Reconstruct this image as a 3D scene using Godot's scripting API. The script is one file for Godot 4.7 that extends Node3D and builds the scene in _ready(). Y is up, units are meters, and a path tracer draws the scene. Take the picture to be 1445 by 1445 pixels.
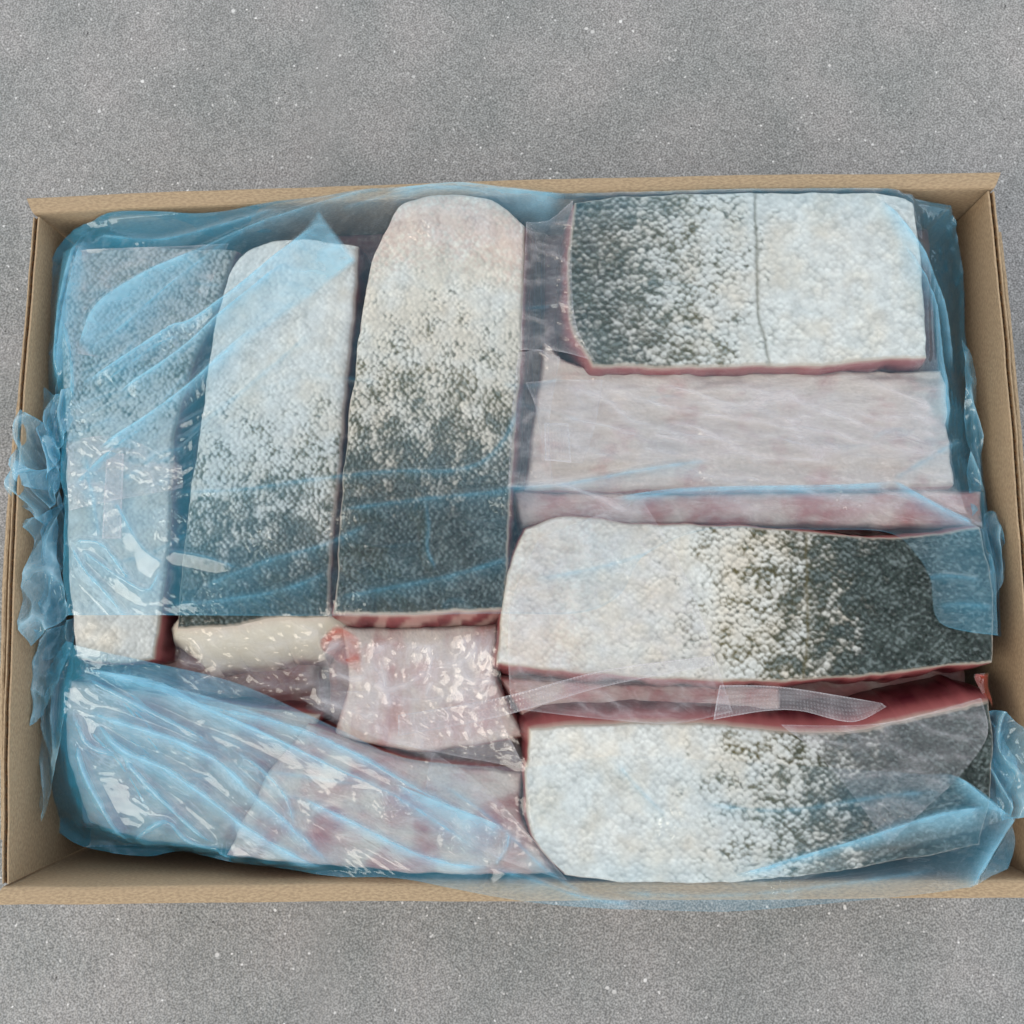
extends Node3D
# A shallow cardboard tray of vacuum-packed fish portions under a thin blue liner, seen from above.
# Plan coordinates are millimetres: x to the right, z towards the front of the tray, y up; scaled to metres when a mesh is made.

const MM := 0.001
# height grid of everything solid in the tray
const CELL := 1.5
const GX := 424
const GZ := 312
const X0 := -318.0
const Z0 := -234.0
# coarse grid of the draped liner
const DC := 4.0
const DX := 160
const DZ := 118
# fine grid of folds
const WC := 0.9
const WX := 707
const WZ := 520
# the liner's plastic, single, and heaped with crest sheen painted in; the pouches' plastic; pooled blood
const CYAN := Color(0.055, 0.51, 0.78)
const CREST_SHEEN := Color(0.46, 0.76, 0.92)
const CLEAR := Color(0.68, 0.67, 0.71)
const BLOOD := Color(0.42, 0.055, 0.04)

var top_grid := PackedFloat32Array()
var drape := PackedFloat32Array()
var liner := PackedFloat32Array()
var folds := PackedFloat32Array()
var crest_tint := PackedFloat32Array()
var rng := RandomNumberGenerator.new()
var taken := {}

var n_cell: FastNoiseLite
var n_edge: FastNoiseLite
var n_soft: FastNoiseLite
var n_fine: FastNoiseLite
var n_ridge: FastNoiseLite
var n_ridge_soft: FastNoiseLite
var n_warp: FastNoiseLite
var n_grain: FastNoiseLite
var n_fleck: FastNoiseLite

var m_skin: StandardMaterial3D
var m_flesh: StandardMaterial3D
var m_pouch: StandardMaterial3D
var m_gloss: StandardMaterial3D
var m_tint: StandardMaterial3D
var m_board: StandardMaterial3D
var m_board_edge: StandardMaterial3D
var m_ground: StandardMaterial3D


func noise(kind: int, freq: float, oct: int, sd: int, fractal := FastNoiseLite.FRACTAL_FBM) -> FastNoiseLite:
	var n := FastNoiseLite.new()
	n.noise_type = kind
	n.frequency = freq
	n.seed = sd
	n.fractal_type = fractal if oct > 1 else FastNoiseLite.FRACTAL_NONE
	n.fractal_octaves = oct
	return n


func numbered(called: String) -> String:
	if not taken.has(called):
		taken[called] = 0
		return called
	taken[called] += 1
	return "%s_%03d" % [called, taken[called]]


func thing(called: String, label: String, category: String, at: Vector3, group := "") -> Node3D:
	var o := Node3D.new()
	o.name = numbered(called)
	add_child(o, true)
	o.position = at * MM
	o.set_meta("label", label)
	o.set_meta("category", category)
	if group != "":
		o.set_meta("group", group)
	return o


func part(called: String, mesh: Mesh, mat: Material, parent: Node) -> MeshInstance3D:
	var o := MeshInstance3D.new()
	o.name = called
	o.mesh = mesh
	if mat != null:
		o.material_override = mat
	o.cast_shadow = GeometryInstance3D.SHADOW_CASTING_SETTING_ON
	parent.add_child(o, true)
	return o


# ---------------------------------------------------------------- curves and meshes

func curve(a: Array, n: int) -> PackedVector2Array:
	# n points evenly spaced along a smooth line through the given ones (x, z, x, z ...)
	var p := PackedVector2Array()
	for k in range(0, a.size(), 2):
		p.append(Vector2(a[k], a[k + 1]))
	var d := PackedVector2Array()
	var last := p.size() - 1
	for k in last:
		var a0 := p[maxi(k - 1, 0)]
		var a3 := p[mini(k + 2, last)]
		for s in 12:
			d.append(p[k].cubic_interpolate(p[k + 1], a0, a3, s / 12.0))
	d.append(p[last])
	var l := PackedFloat32Array([0.0])
	for k in range(1, d.size()):
		l.append(l[k - 1] + d[k].distance_to(d[k - 1]))
	var out := PackedVector2Array()
	var at := 0
	var whole := l[l.size() - 1]
	for k in n:
		var want := whole * k / float(n - 1)
		while at < l.size() - 2 and l[at + 1] < want:
			at += 1
		var span := maxf(l[at + 1] - l[at], 1e-6)
		out.append(d[at].lerp(d[at + 1], clampf((want - l[at]) / span, 0.0, 1.0)))
	return out


func length_of(p: PackedVector2Array) -> float:
	var s := 0.0
	for k in range(1, p.size()):
		s += p[k].distance_to(p[k - 1])
	return s


func coons(e: Array, step: float) -> Dictionary:
	# a four-sided patch: back edge (left to right), right edge (back to front), front edge (left to right), left edge (back to front)
	var lu := maxf(length_of(curve(e[0], 24)), length_of(curve(e[2], 24)))
	var lv := maxf(length_of(curve(e[1], 24)), length_of(curve(e[3], 24)))
	var nu := maxi(int(lu / step) + 1, 3)
	var nv := maxi(int(lv / step) + 1, 3)
	var t := curve(e[0], nu)
	var r := curve(e[1], nv)
	var b := curve(e[2], nu)
	var l := curve(e[3], nv)
	var c00 := (t[0] + l[0]) / 2
	var c10 := (t[nu - 1] + r[0]) / 2
	var c01 := (b[0] + l[nv - 1]) / 2
	var c11 := (b[nu - 1] + r[nv - 1]) / 2
	var p := PackedVector2Array()
	p.resize(nu * nv)
	for j in nv:
		var v := j / float(nv - 1)
		for i in nu:
			var u := i / float(nu - 1)
			p[j * nu + i] = t[i] * (1 - v) + b[i] * v + l[j] * (1 - u) + r[j] * u - c00 * (1 - u) * (1 - v) - c10 * u * (1 - v) - c01 * (1 - u) * v - c11 * u * v
	return {"p": p, "nu": nu, "nv": nv, "lu": lu, "lv": lv}


func sheet(nu: int, nv: int, pos: PackedVector3Array, col := PackedColorArray(), origin := Vector3.ZERO, closed := false) -> ArrayMesh:
	var nor := PackedVector3Array()
	nor.resize(pos.size())
	var uv := PackedVector2Array()
	uv.resize(pos.size())
	var out := PackedVector3Array()
	out.resize(pos.size())
	for j in nv:
		var ja := maxi(j - 1, 0) * nu
		var jb := mini(j + 1, nv - 1) * nu
		for i in nu:
			var ia := maxi(i - 1, 0)
			var ib := mini(i + 1, nu - 1)
			if closed:
				ia = i - 1 if i > 0 else nu - 2
				ib = i + 1 if i < nu - 1 else 1
			var k := j * nu + i
			nor[k] = (pos[jb + i] - pos[ja + i]).cross(pos[j * nu + ib] - pos[j * nu + ia]).normalized()
			uv[k] = Vector2(pos[k].x, pos[k].z) * 0.01
			out[k] = (pos[k] - origin) * MM
	var idx := PackedInt32Array()
	idx.resize((nu - 1) * (nv - 1) * 6)
	var w := 0
	for j in nv - 1:
		for i in nu - 1:
			var a := j * nu + i
			idx[w] = a
			idx[w + 1] = a + 1
			idx[w + 2] = a + nu + 1
			idx[w + 3] = a
			idx[w + 4] = a + nu + 1
			idx[w + 5] = a + nu
			w += 6
	var arr := []
	arr.resize(Mesh.ARRAY_MAX)
	arr[Mesh.ARRAY_VERTEX] = out
	arr[Mesh.ARRAY_NORMAL] = nor
	arr[Mesh.ARRAY_TEX_UV] = uv
	arr[Mesh.ARRAY_INDEX] = idx
	if col.size() > 0:
		arr[Mesh.ARRAY_COLOR] = col
	var m := ArrayMesh.new()
	m.add_surface_from_arrays(Mesh.PRIMITIVE_TRIANGLES, arr)
	return m


func film_mesh(nu: int, nv: int, pos: PackedVector3Array, col: PackedColorArray, origin: Vector3) -> ArrayMesh:
	# a film's glossy upper face, and a tenth of a millimetre below it the tint of its plastic, denser where it lies gathered, with crest and edge highlights painted in
	var m := sheet(nu, nv, pos, PackedColorArray(), origin)
	var arr := m.surface_get_arrays(0)
	var v: PackedVector3Array = arr[Mesh.ARRAY_VERTEX]
	var n: PackedVector3Array = arr[Mesh.ARRAY_NORMAL]
	for k in v.size():
		v[k] -= n[k] * 0.0001
	arr[Mesh.ARRAY_VERTEX] = v
	arr[Mesh.ARRAY_COLOR] = col
	m.add_surface_from_arrays(Mesh.PRIMITIVE_TRIANGLES, arr)
	m.surface_set_material(0, m_gloss)
	m.surface_set_material(1, m_tint)
	return m


# ---------------------------------------------------------------- height grids

func put_top(x: float, z: float, y: float) -> void:
	var i := int((x - X0) / CELL)
	var j := int((z - Z0) / CELL)
	if i >= 0 and j >= 0 and i < GX and j < GZ:
		var k := j * GX + i
		if top_grid[k] < y:
			top_grid[k] = y


func at_coarse(g: PackedFloat32Array, x: float, z: float) -> float:
	var fx := clampf((x - X0) / DC - 0.5, 0.0, DX - 1.01)
	var fz := clampf((z - Z0) / DC - 0.5, 0.0, DZ - 1.01)
	var i := int(fx)
	var j := int(fz)
	fx -= i
	fz -= j
	fx = fx * fx * (3 - 2 * fx) * 0.35 + fx * 0.65
	fz = fz * fz * (3 - 2 * fz) * 0.35 + fz * 0.65
	var k := j * DX + i
	return (g[k] * (1 - fx) + g[k + 1] * fx) * (1 - fz) + (g[k + DX] * (1 - fx) + g[k + DX + 1] * fx) * fz


func at_fine(g: PackedFloat32Array, x: float, z: float) -> float:
	var fx := clampf((x - X0) / WC - 0.5, 0.0, WX - 1.01)
	var fz := clampf((z - Z0) / WC - 0.5, 0.0, WZ - 1.01)
	var i := int(fx)
	var j := int(fz)
	fx -= i
	fz -= j
	var k := j * WX + i
	return (g[k] * (1 - fx) + g[k + 1] * fx) * (1 - fz) + (g[k + WX] * (1 - fx) + g[k + WX + 1] * fx) * fz


func at_folds(x: float, z: float) -> float:
	return at_fine(folds, x, z)


func membrane(rounds: int, lift: float, sag: float, pins: Array) -> PackedFloat32Array:
	# a thin sheet laid over what stands in the tray: taut between supports, never below them; pins are lines it is held at
	var floor_ := PackedFloat32Array()
	floor_.resize(DX * DZ)
	floor_.fill(20.0)
	for j in GZ:
		var dj := mini(int(j * CELL / DC), DZ - 1) * DX
		for i in GX:
			var k := dj + mini(int(i * CELL / DC), DX - 1)
			var y := top_grid[j * GX + i]
			if y > floor_[k]:
				floor_[k] = y
	var f := PackedFloat32Array()
	f.resize(DX * DZ)
	var fixed := PackedByteArray()
	fixed.resize(DX * DZ)
	for j in DZ:
		for i in DX:
			var m := 0.0
			for dj in range(maxi(j - 3, 0), mini(j + 4, DZ)):
				for di in range(maxi(i - 3, 0), mini(i + 4, DX)):
					m = maxf(m, floor_[dj * DX + di])
			f[j * DX + i] = m + lift
	for line in pins:
		for k in line.size() - 1:
			var a: Vector3 = line[k]
			var b: Vector3 = line[k + 1]
			var n := int(a.distance_to(b) / 2.0) + 1
			for s in n + 1:
				var q := a.lerp(b, s / float(n))
				var c := clampi(int((q.z - Z0) / DC), 0, DZ - 1) * DX + clampi(int((q.x - X0) / DC), 0, DX - 1)
				for dj in range(-1, 2):
					for di in range(-1, 2):
						var cc := clampi(c + dj * DX + di, 0, DX * DZ - 1)
						if di == 0 and dj == 0 or fixed[cc] == 0:
							f[cc] = maxf(q.y, floor_[cc] + lift)
							fixed[cc] = 1
	for r in rounds:
		for j in range(1, DZ - 1):
			for i in range(1, DX - 1):
				var k := j * DX + i
				if fixed[k] == 1:
					continue
				f[k] = maxf(floor_[k] + lift, (f[k - 1] + f[k + 1] + f[k - DX] + f[k + DX]) * 0.25 - sag)
	return f


func fold(a: Array, amp: float, width: float, lean := 0.35, dense := -1.0) -> void:
	# a raised crease along a line, sharp at its crest, steep on one side
	var p := curve(a, maxi(int(length_of(curve(a, 16)) / 5.0), 6))
	var n := p.size() - 1
	if dense < 0.0:
		dense = 0.07 + 0.085 * amp
	width *= 1.6
	amp *= 1.5 if amp > 2.5 else 1.0
	for s in n:
		var q0 := p[s]
		var q1 := p[s + 1]
		var d := q1 - q0
		var ll := maxf(d.length_squared(), 1e-6)
		var side := Vector2(-d.y, d.x).normalized()
		var i0 := clampi(int((minf(q0.x, q1.x) - width - X0) / WC), 0, WX - 1)
		var i1 := clampi(int((maxf(q0.x, q1.x) + width - X0) / WC) + 1, 0, WX - 1)
		var j0 := clampi(int((minf(q0.y, q1.y) - width - Z0) / WC), 0, WZ - 1)
		var j1 := clampi(int((maxf(q0.y, q1.y) + width - Z0) / WC) + 1, 0, WZ - 1)
		for j in range(j0, j1 + 1):
			for i in range(i0, i1 + 1):
				var q := Vector2(X0 + (i + 0.5) * WC, Z0 + (j + 0.5) * WC)
				var t := clampf((q - q0).dot(d) / ll, 0.0, 1.0)
				var off := q - (q0 + d * t)
				var dist := off.length()
				var w := width if off.dot(side) > 0.0 else width * lean
				if dist >= w:
					continue
				var along := (s + t) / n
				var taper := smoothstep(0.0, 0.14, along) * smoothstep(1.0, 0.86, along)
				var y := amp * taper * pow(1.0 - dist / w, 1.25)
				var k := j * WX + i
				if folds[k] < y:
					folds[k] = y
				# doubled film beside the crest, with the crest's sheen painted into its tint
				var th := dense * taper * (0.55 * pow(1.0 - dist / w, 2.0) + 0.6 * exp(-dist * dist / 0.9)) * (0.75 + 0.5 * n_soft.get_noise_2d(q.x * 2.0, q.y * 2.0))
				if crest_tint[k] < th:
					crest_tint[k] = th


func crinkle(at: Array, radius: float, amp: float) -> void:
	# a patch where the film is crushed into small sharp facets
	for j in range(clampi(int((at[1] - radius - Z0) / WC), 0, WZ - 1), clampi(int((at[1] + radius - Z0) / WC), 0, WZ - 1)):
		for i in range(clampi(int((at[0] - radius - X0) / WC), 0, WX - 1), clampi(int((at[0] + radius - X0) / WC), 0, WX - 1)):
			var q := Vector2(X0 + (i + 0.5) * WC, Z0 + (j + 0.5) * WC)
			var f := 1.0 - q.distance_to(Vector2(at[0], at[1])) / radius
			if f > 0.0:
				folds[j * WX + i] += amp * smoothstep(0.0, 0.6, f) * maxf(n_ridge.get_noise_2d(q.x * 2.2 + at[0], q.y * 2.2), -0.2)


func line3(a: Array) -> PackedVector3Array:
	var p := PackedVector3Array()
	for k in range(0, a.size(), 3):
		p.append(Vector3(a[k], a[k + 1], a[k + 2]))
	return p


func flat(a: Array) -> Array:
	var p := []
	for k in range(0, a.size(), 3):
		p.append(a[k])
		p.append(a[k + 2])
	return p


# ---------------------------------------------------------------- fish portions

func portion(label: String, e: Array, h: Array, o: Dictionary) -> Node3D:
	# a cut of fish with its own flesh sides, skin or cut face on top, sealed in a clear pouch
	var step: float = o.get("step", 0.7)
	var c := coons(e, step)
	var p: PackedVector2Array = c.p
	var nu: int = c.nu
	var nv: int = c.nv
	var lu: float = c.lu
	var lv: float = c.lv
	var base: float = o.get("base", 30.0)
	var dome: float = o.get("dome", 4.0)
	var r: float = o.get("round", 2.6)
	var skin: bool = o.get("skin", true)
	var axis: int = o.get("axis", 0)
	var flip: bool = o.get("flip", false)
	var t0: float = o.get("pale_to", 0.35)
	var t1: float = o.get("dark_from", 0.6)
	var dark_most: float = o.get("dark_most", 1.0)
	var dim: float = o.get("dim", 1.0)
	var ln: float = o.get("line", -1.0)
	var size: float = o.get("scale", 2.9)
	var relief: float = o.get("relief", 0.38)
	var blush: float = o.get("blush", 0.0)
	var ridges: float = o.get("ridges", 1.5)
	var sd := taken.get("fish_portion", -1) * 977.0 + 500.0 as float
	var mid := p[(nv / 2) * nu + nu / 2]
	var org := Vector3(mid.x, base, mid.y)
	var root := thing("fish_portion", label, "fish portion", org, "vacuum-packed fish portions in the tray")
	var pos := PackedVector3Array()
	pos.resize(nu * nv)
	var col := PackedColorArray()
	col.resize(nu * nv)
	var pale := Color(0.60, 0.625, 0.61)
	var cream := Color(0.62, 0.585, 0.51)
	var ink := Color(0.010, 0.017, 0.014)
	var slate := Color(0.055, 0.076, 0.072)
	var olive := Color(0.10, 0.085, 0.032)
	for j in nv:
		var v := j / float(nv - 1)
		for i in nu:
			var u := i / float(nu - 1)
			var k := j * nu + i
			var q := p[k]
			q += 1.1 * Vector2(n_soft.get_noise_2d(q.x * 1.2 + sd, q.y * 1.2), n_soft.get_noise_2d(q.x * 1.2 - sd, q.y * 1.2 + 40.0))
			var y: float = (h[0] * (1 - u) + h[1] * u) * (1 - v) + (h[2] * (1 - u) + h[3] * u) * v
			y += dome * sqrt(maxf(16.0 * u * (1 - u) * v * (1 - v), 0.0))
			y += 1.3 * n_soft.get_noise_2d(q.x * 0.8 + sd, q.y * 0.8)
			var de := minf(minf(u, 1 - u) * lu, minf(v, 1 - v) * lv)
			if de < r:
				y -= (r - sqrt(maxf(r * r - (r - de) * (r - de), 0.0))) * 0.8
			var s := u if axis == 0 else v
			if flip:
				s = 1.0 - s
			# coordinates along the fish: a runs belly to back, b head to tail
			var a := (q.x if axis == 0 else q.y) + sd
			var b := q.y if axis == 0 else q.x
			var cc: Color
			if skin:
				var wob := n_soft.get_noise_2d(a * 1.7, b * 1.7)
				var wx := 0.75 * n_fine.get_noise_2d(a * 0.8, b * 0.8)
				var wy := 0.75 * n_fine.get_noise_2d(a * 0.8 + 91.0, b * 0.8)
				# scales stand in crossed rows, hence the turned lattice; the crescent paints the edge shading and pigment of each
				var f := 6.1 / size
				var grow := f
				var sa := (a + wx + 2.2 * n_soft.get_noise_2d(a * 0.6, b * 0.6 + 77.0)) * grow
				var sb := (b + wy + 2.2 * n_soft.get_noise_2d(a * 0.6 + 55.0, b * 0.6)) * grow * 1.12
				var clear_ := smoothstep(-0.35, 0.3, n_soft.get_noise_2d(a * 1.3 + 210.0, b * 1.3))
				var d := 1.0 + n_edge.get_noise_2d(sa + sb, sa - sb)
				var cv := n_cell.get_noise_2d(sa + sb, sa - sb)
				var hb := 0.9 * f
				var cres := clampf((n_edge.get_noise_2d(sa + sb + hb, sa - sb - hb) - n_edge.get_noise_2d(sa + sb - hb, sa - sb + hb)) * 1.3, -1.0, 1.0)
				var fl := n_fine.get_noise_2d(a * 1.1 + 40.0, b * 1.1)
				var gr := n_grain.get_noise_2d(a, b)
				var t := smoothstep(t0, t1, s + 0.16 * wob + 0.03 * gr) * dark_most
				var trans := clampf(1.0 - absf(t - 0.5) * 2.2, 0.0, 1.0)
				var pal := pale.lerp(cream, clampf(0.22 + 0.9 * n_soft.get_noise_2d(a * 1.1 + 300.0, b * 1.1) + blush, 0.0, 1.0))
				var dk := ink.lerp(slate, clampf(0.35 + 0.7 * fl + 0.5 * wob, 0.0, 1.0)).lerp(olive, clampf(trans * (0.75 + 0.9 * wob), 0.0, 1.0))
				# scale by scale the skin turns from pale to dark, in clumps; dark scales keep pale edges where they are few and silver flecks where they are many
				var clump := n_soft.get_noise_2d(a * 2.6 + 600.0, b * 2.6)
				var rim_ := smoothstep(0.34, 0.74, d + 0.15 * fl)
				var fleck := n_fleck.get_noise_2d(a * 1.15, b * 0.85)
				var mid_ := sqrt(maxf(4.0 * t * (1.0 - t), 0.0))
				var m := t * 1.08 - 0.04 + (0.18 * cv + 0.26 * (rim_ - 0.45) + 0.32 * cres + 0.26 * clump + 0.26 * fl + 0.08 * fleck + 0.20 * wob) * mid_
				m = smoothstep(0.06, 0.94, m)
				var lc := pal * (0.98 - (0.07 + 0.11 * clear_) * rim_ - (0.09 + 0.11 * clear_) * cres + 0.05 * gr + 0.06 * cv + 0.15 * clump + 0.06 * fleck + 0.06 * fl + 0.12 * wob)  # relief shading of rims and crescents painted into the pale colour
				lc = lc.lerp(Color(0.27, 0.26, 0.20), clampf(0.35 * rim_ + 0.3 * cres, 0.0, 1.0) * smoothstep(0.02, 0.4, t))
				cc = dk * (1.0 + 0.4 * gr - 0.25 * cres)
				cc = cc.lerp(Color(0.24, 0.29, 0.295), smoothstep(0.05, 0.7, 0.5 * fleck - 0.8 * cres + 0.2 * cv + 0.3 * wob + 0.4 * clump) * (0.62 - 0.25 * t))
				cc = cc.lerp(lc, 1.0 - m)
				var lobe := 1.0 - m
				if ln > 0.0:
					var off := absf(s - ln + 0.004 * wob) * (lu if axis == 0 else lv)
					var li := exp(-off * off / 1.1)
					cc = cc.lerp(olive * 0.9, 0.6 * li)
					y -= 0.35 * li
				if blush > 0.0:
					var bl := smoothstep(0.13, 0.0, absf(s - 0.07) + 0.1 * fl) * blush
					cc = cc.lerp(Color(0.55, 0.28, 0.23), bl * 0.55)
				# thin pale edge where the skin was cut
				cc = cc.lerp(Color(0.52, 0.47, 0.40), smoothstep(1.6, 0.5, de + 0.6 * fl) * 0.7)
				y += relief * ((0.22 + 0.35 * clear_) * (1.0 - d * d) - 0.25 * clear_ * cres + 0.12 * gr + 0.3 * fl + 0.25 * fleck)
			else:
				cc = flesh_color(a, b, lv if axis == 0 else lu, o)
				y += 0.5 * n_fine.get_noise_2d(a * 0.25, b * 0.8) + ridges * n_soft.get_noise_2d(a * 0.35, b * 1.1)
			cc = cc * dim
			cc.a = 1.0
			pos[k] = Vector3(q.x, y, q.y)
			col[k] = cc
			put_top(q.x, q.y, y)
	part("skin" if skin else "flesh_face", sheet(nu, nv, pos, col, org), m_skin if skin else m_flesh, root)
	# the cut sides, going down and outwards from the rim of the top
	var ring := PackedInt32Array()
	var outw := PackedVector2Array()
	var fl4: Array = o.get("flare", [3.0, 2.0, 3.0, 2.0])
	var flw := PackedFloat32Array()
	for i in nu - 1:
		ring.append(i); flw.append(fl4[0])
	for j in nv - 1:
		ring.append(j * nu + nu - 1); flw.append(fl4[1])
	for i in nu - 1:
		ring.append((nv - 1) * nu + nu - 1 - i); flw.append(fl4[2])
	for j in nv - 1:
		ring.append((nv - 1 - j) * nu); flw.append(fl4[3])
	var n := ring.size()
	# blend the flare round the corners
	var sm := flw.duplicate()
	var w := int(8.0 / step)
	for k in n:
		var acc := 0.0
		for d in range(-w, w + 1, 2):
			acc += flw[posmod(k + d, n)]
		sm[k] = acc / (w + 1)
	for k in n:
		var g := pos[ring[posmod(k + 3, n)]] - pos[ring[posmod(k - 3, n)]]
		outw.append(Vector2(g.z, -g.x).normalized())
	var levels := 14
	var sp := PackedVector3Array()
	var sc := PackedColorArray()
	var end_pale: float = o.get("end_pale", 0.0)
	for l in levels:
		var t := l / float(levels - 1)
		for kk in n + 1:
			var k := kk % n
			var q := pos[ring[k]]
			var wob := n_soft.get_noise_3d(q.x + sd, t * 30.0, q.z)
			var reach := sm[k] * clampf(0.85 + (0.9 if sm[k] < 9.0 else 0.1) * n_soft.get_noise_2d((q.x + q.z) * 0.6 + sd, (q.x - q.z) * 0.6), 0.3, 1.3) * (1.0 - (1.0 - t) * (1.0 - t)) + sin(t * PI) * 1.5 + wob * 1.5 * t
			var y := lerpf(q.y, base, t * t * 0.55 + t * 0.45)
			sp.append(Vector3(q.x + outw[k].x * reach, y, q.z + outw[k].y * reach))
			put_top(q.x + outw[k].x * reach, q.z + outw[k].y * reach, y)
			var along := q.x + q.z
			var fib := n_fine.get_noise_2d(along * 0.35 + sd, t * 9.0)
			var band := absf(fposmod(along * 0.045 + t * 1.6 + 0.4 * wob, 1.0) - 0.5) * 2.0
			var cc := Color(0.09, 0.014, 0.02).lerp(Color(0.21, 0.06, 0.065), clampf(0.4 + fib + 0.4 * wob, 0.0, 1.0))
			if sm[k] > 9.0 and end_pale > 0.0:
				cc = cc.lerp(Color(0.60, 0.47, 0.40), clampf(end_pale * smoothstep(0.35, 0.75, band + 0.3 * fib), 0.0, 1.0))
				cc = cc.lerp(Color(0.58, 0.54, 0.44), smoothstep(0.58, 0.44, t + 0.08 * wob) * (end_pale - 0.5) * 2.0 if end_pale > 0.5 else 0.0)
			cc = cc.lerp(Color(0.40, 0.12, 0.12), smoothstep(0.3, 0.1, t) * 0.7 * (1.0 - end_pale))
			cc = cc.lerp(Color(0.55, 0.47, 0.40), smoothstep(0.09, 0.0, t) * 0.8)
			cc = cc * dim
			cc.a = 1.0
			sc.append(cc)
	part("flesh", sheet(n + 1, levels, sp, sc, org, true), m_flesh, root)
	if o.get("pouch", true):
		pouch_over(root, org, pos, nu, nv, step, ring, outw, base, sd, o)
	return root


func flesh_color(a: float, b: float, whole: float, o: Dictionary) -> Color:
	var wob := n_soft.get_noise_2d(a * 0.9 + 70.0, b * 0.9)
	var fib := n_fine.get_noise_2d(a * 0.22, b * 0.9)
	var band := absf(fposmod(b * 0.03 + 0.012 * a + 0.5 * wob, 1.0) - 0.5) * 2.0
	var red: float = o.get("red", 0.3)
	var cc := Color(0.56, 0.49, 0.44).lerp(Color(0.38, 0.15, 0.14), clampf(red + 0.9 * wob + 0.25 * fib, 0.0, 1.0))
	cc = cc.lerp(Color(0.62, 0.57, 0.52), smoothstep(0.6, 1.0, band + 0.3 * fib) * 0.35)
	return cc * (1.0 + 0.15 * n_grain.get_noise_2d(a * 0.5, b))


func pouch_over(root: Node3D, org: Vector3, pos: PackedVector3Array, nu: int, nv: int, step: float, ring: PackedInt32Array, outw: PackedVector2Array, base: float, sd: float, o: Dictionary) -> void:
	# clear film drawn tight on the portion, puckered towards its rim and wrinkled down the sides
	var every := maxi(int(1.4 / step), 1)
	var mu := (nu - 1) / every + 1
	var mv := (nv - 1) / every + 1
	var q := PackedVector3Array()
	q.resize(mu * mv)
	var crump: float = o.get("crumple", 0.5)
	for j in mv:
		for i in mu:
			var si := nu - 1 if i == mu - 1 else i * every
			var sj := nv - 1 if j == mv - 1 else j * every
			var s := pos[sj * nu + si]
			var w := n_ridge.get_noise_2d(s.x * 0.9 + sd, s.z * 1.3)
			var w2 := n_ridge.get_noise_2d(s.x * 2.8 + sd, s.z * 2.3 + 50.0)
			var mask := smoothstep(-0.1, 0.45, n_soft.get_noise_2d(s.x * 0.6 + sd + 80.0, s.z * 0.6))
			s.y += 1.15 + crump * mask * (0.55 * maxf(w, 0.0) + 0.2 * w2)
			q[j * mu + i] = s
	var bag := part("pouch", sheet(mu, mv, q, PackedColorArray(), org), m_pouch, root)
	var n := ring.size()
	var levels := 10
	var step_k := maxi(int(1.6 / step), 1)
	var m := n / step_k
	var sp := PackedVector3Array()
	for l in levels:
		var t := l / float(levels - 1)
		for kk in m + 1:
			var k := (kk % m) * step_k
			var s := pos[ring[k]]
			var wr := n_ridge.get_noise_2d((s.x + s.z) * 1.2 + sd, (s.x - s.z) * 0.8 + t * 6.0)
			var reach := 1.0 + t * 6.0 + wr * 2.2 * t
			sp.append(Vector3(s.x + outw[k].x * reach, s.y + 1.15 - t * 22.0 + wr * 1.5 * t, s.z + outw[k].y * reach))
	part("pouch_side", sheet(m + 1, levels, sp, PackedColorArray(), org, true), m_pouch, bag)


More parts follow.
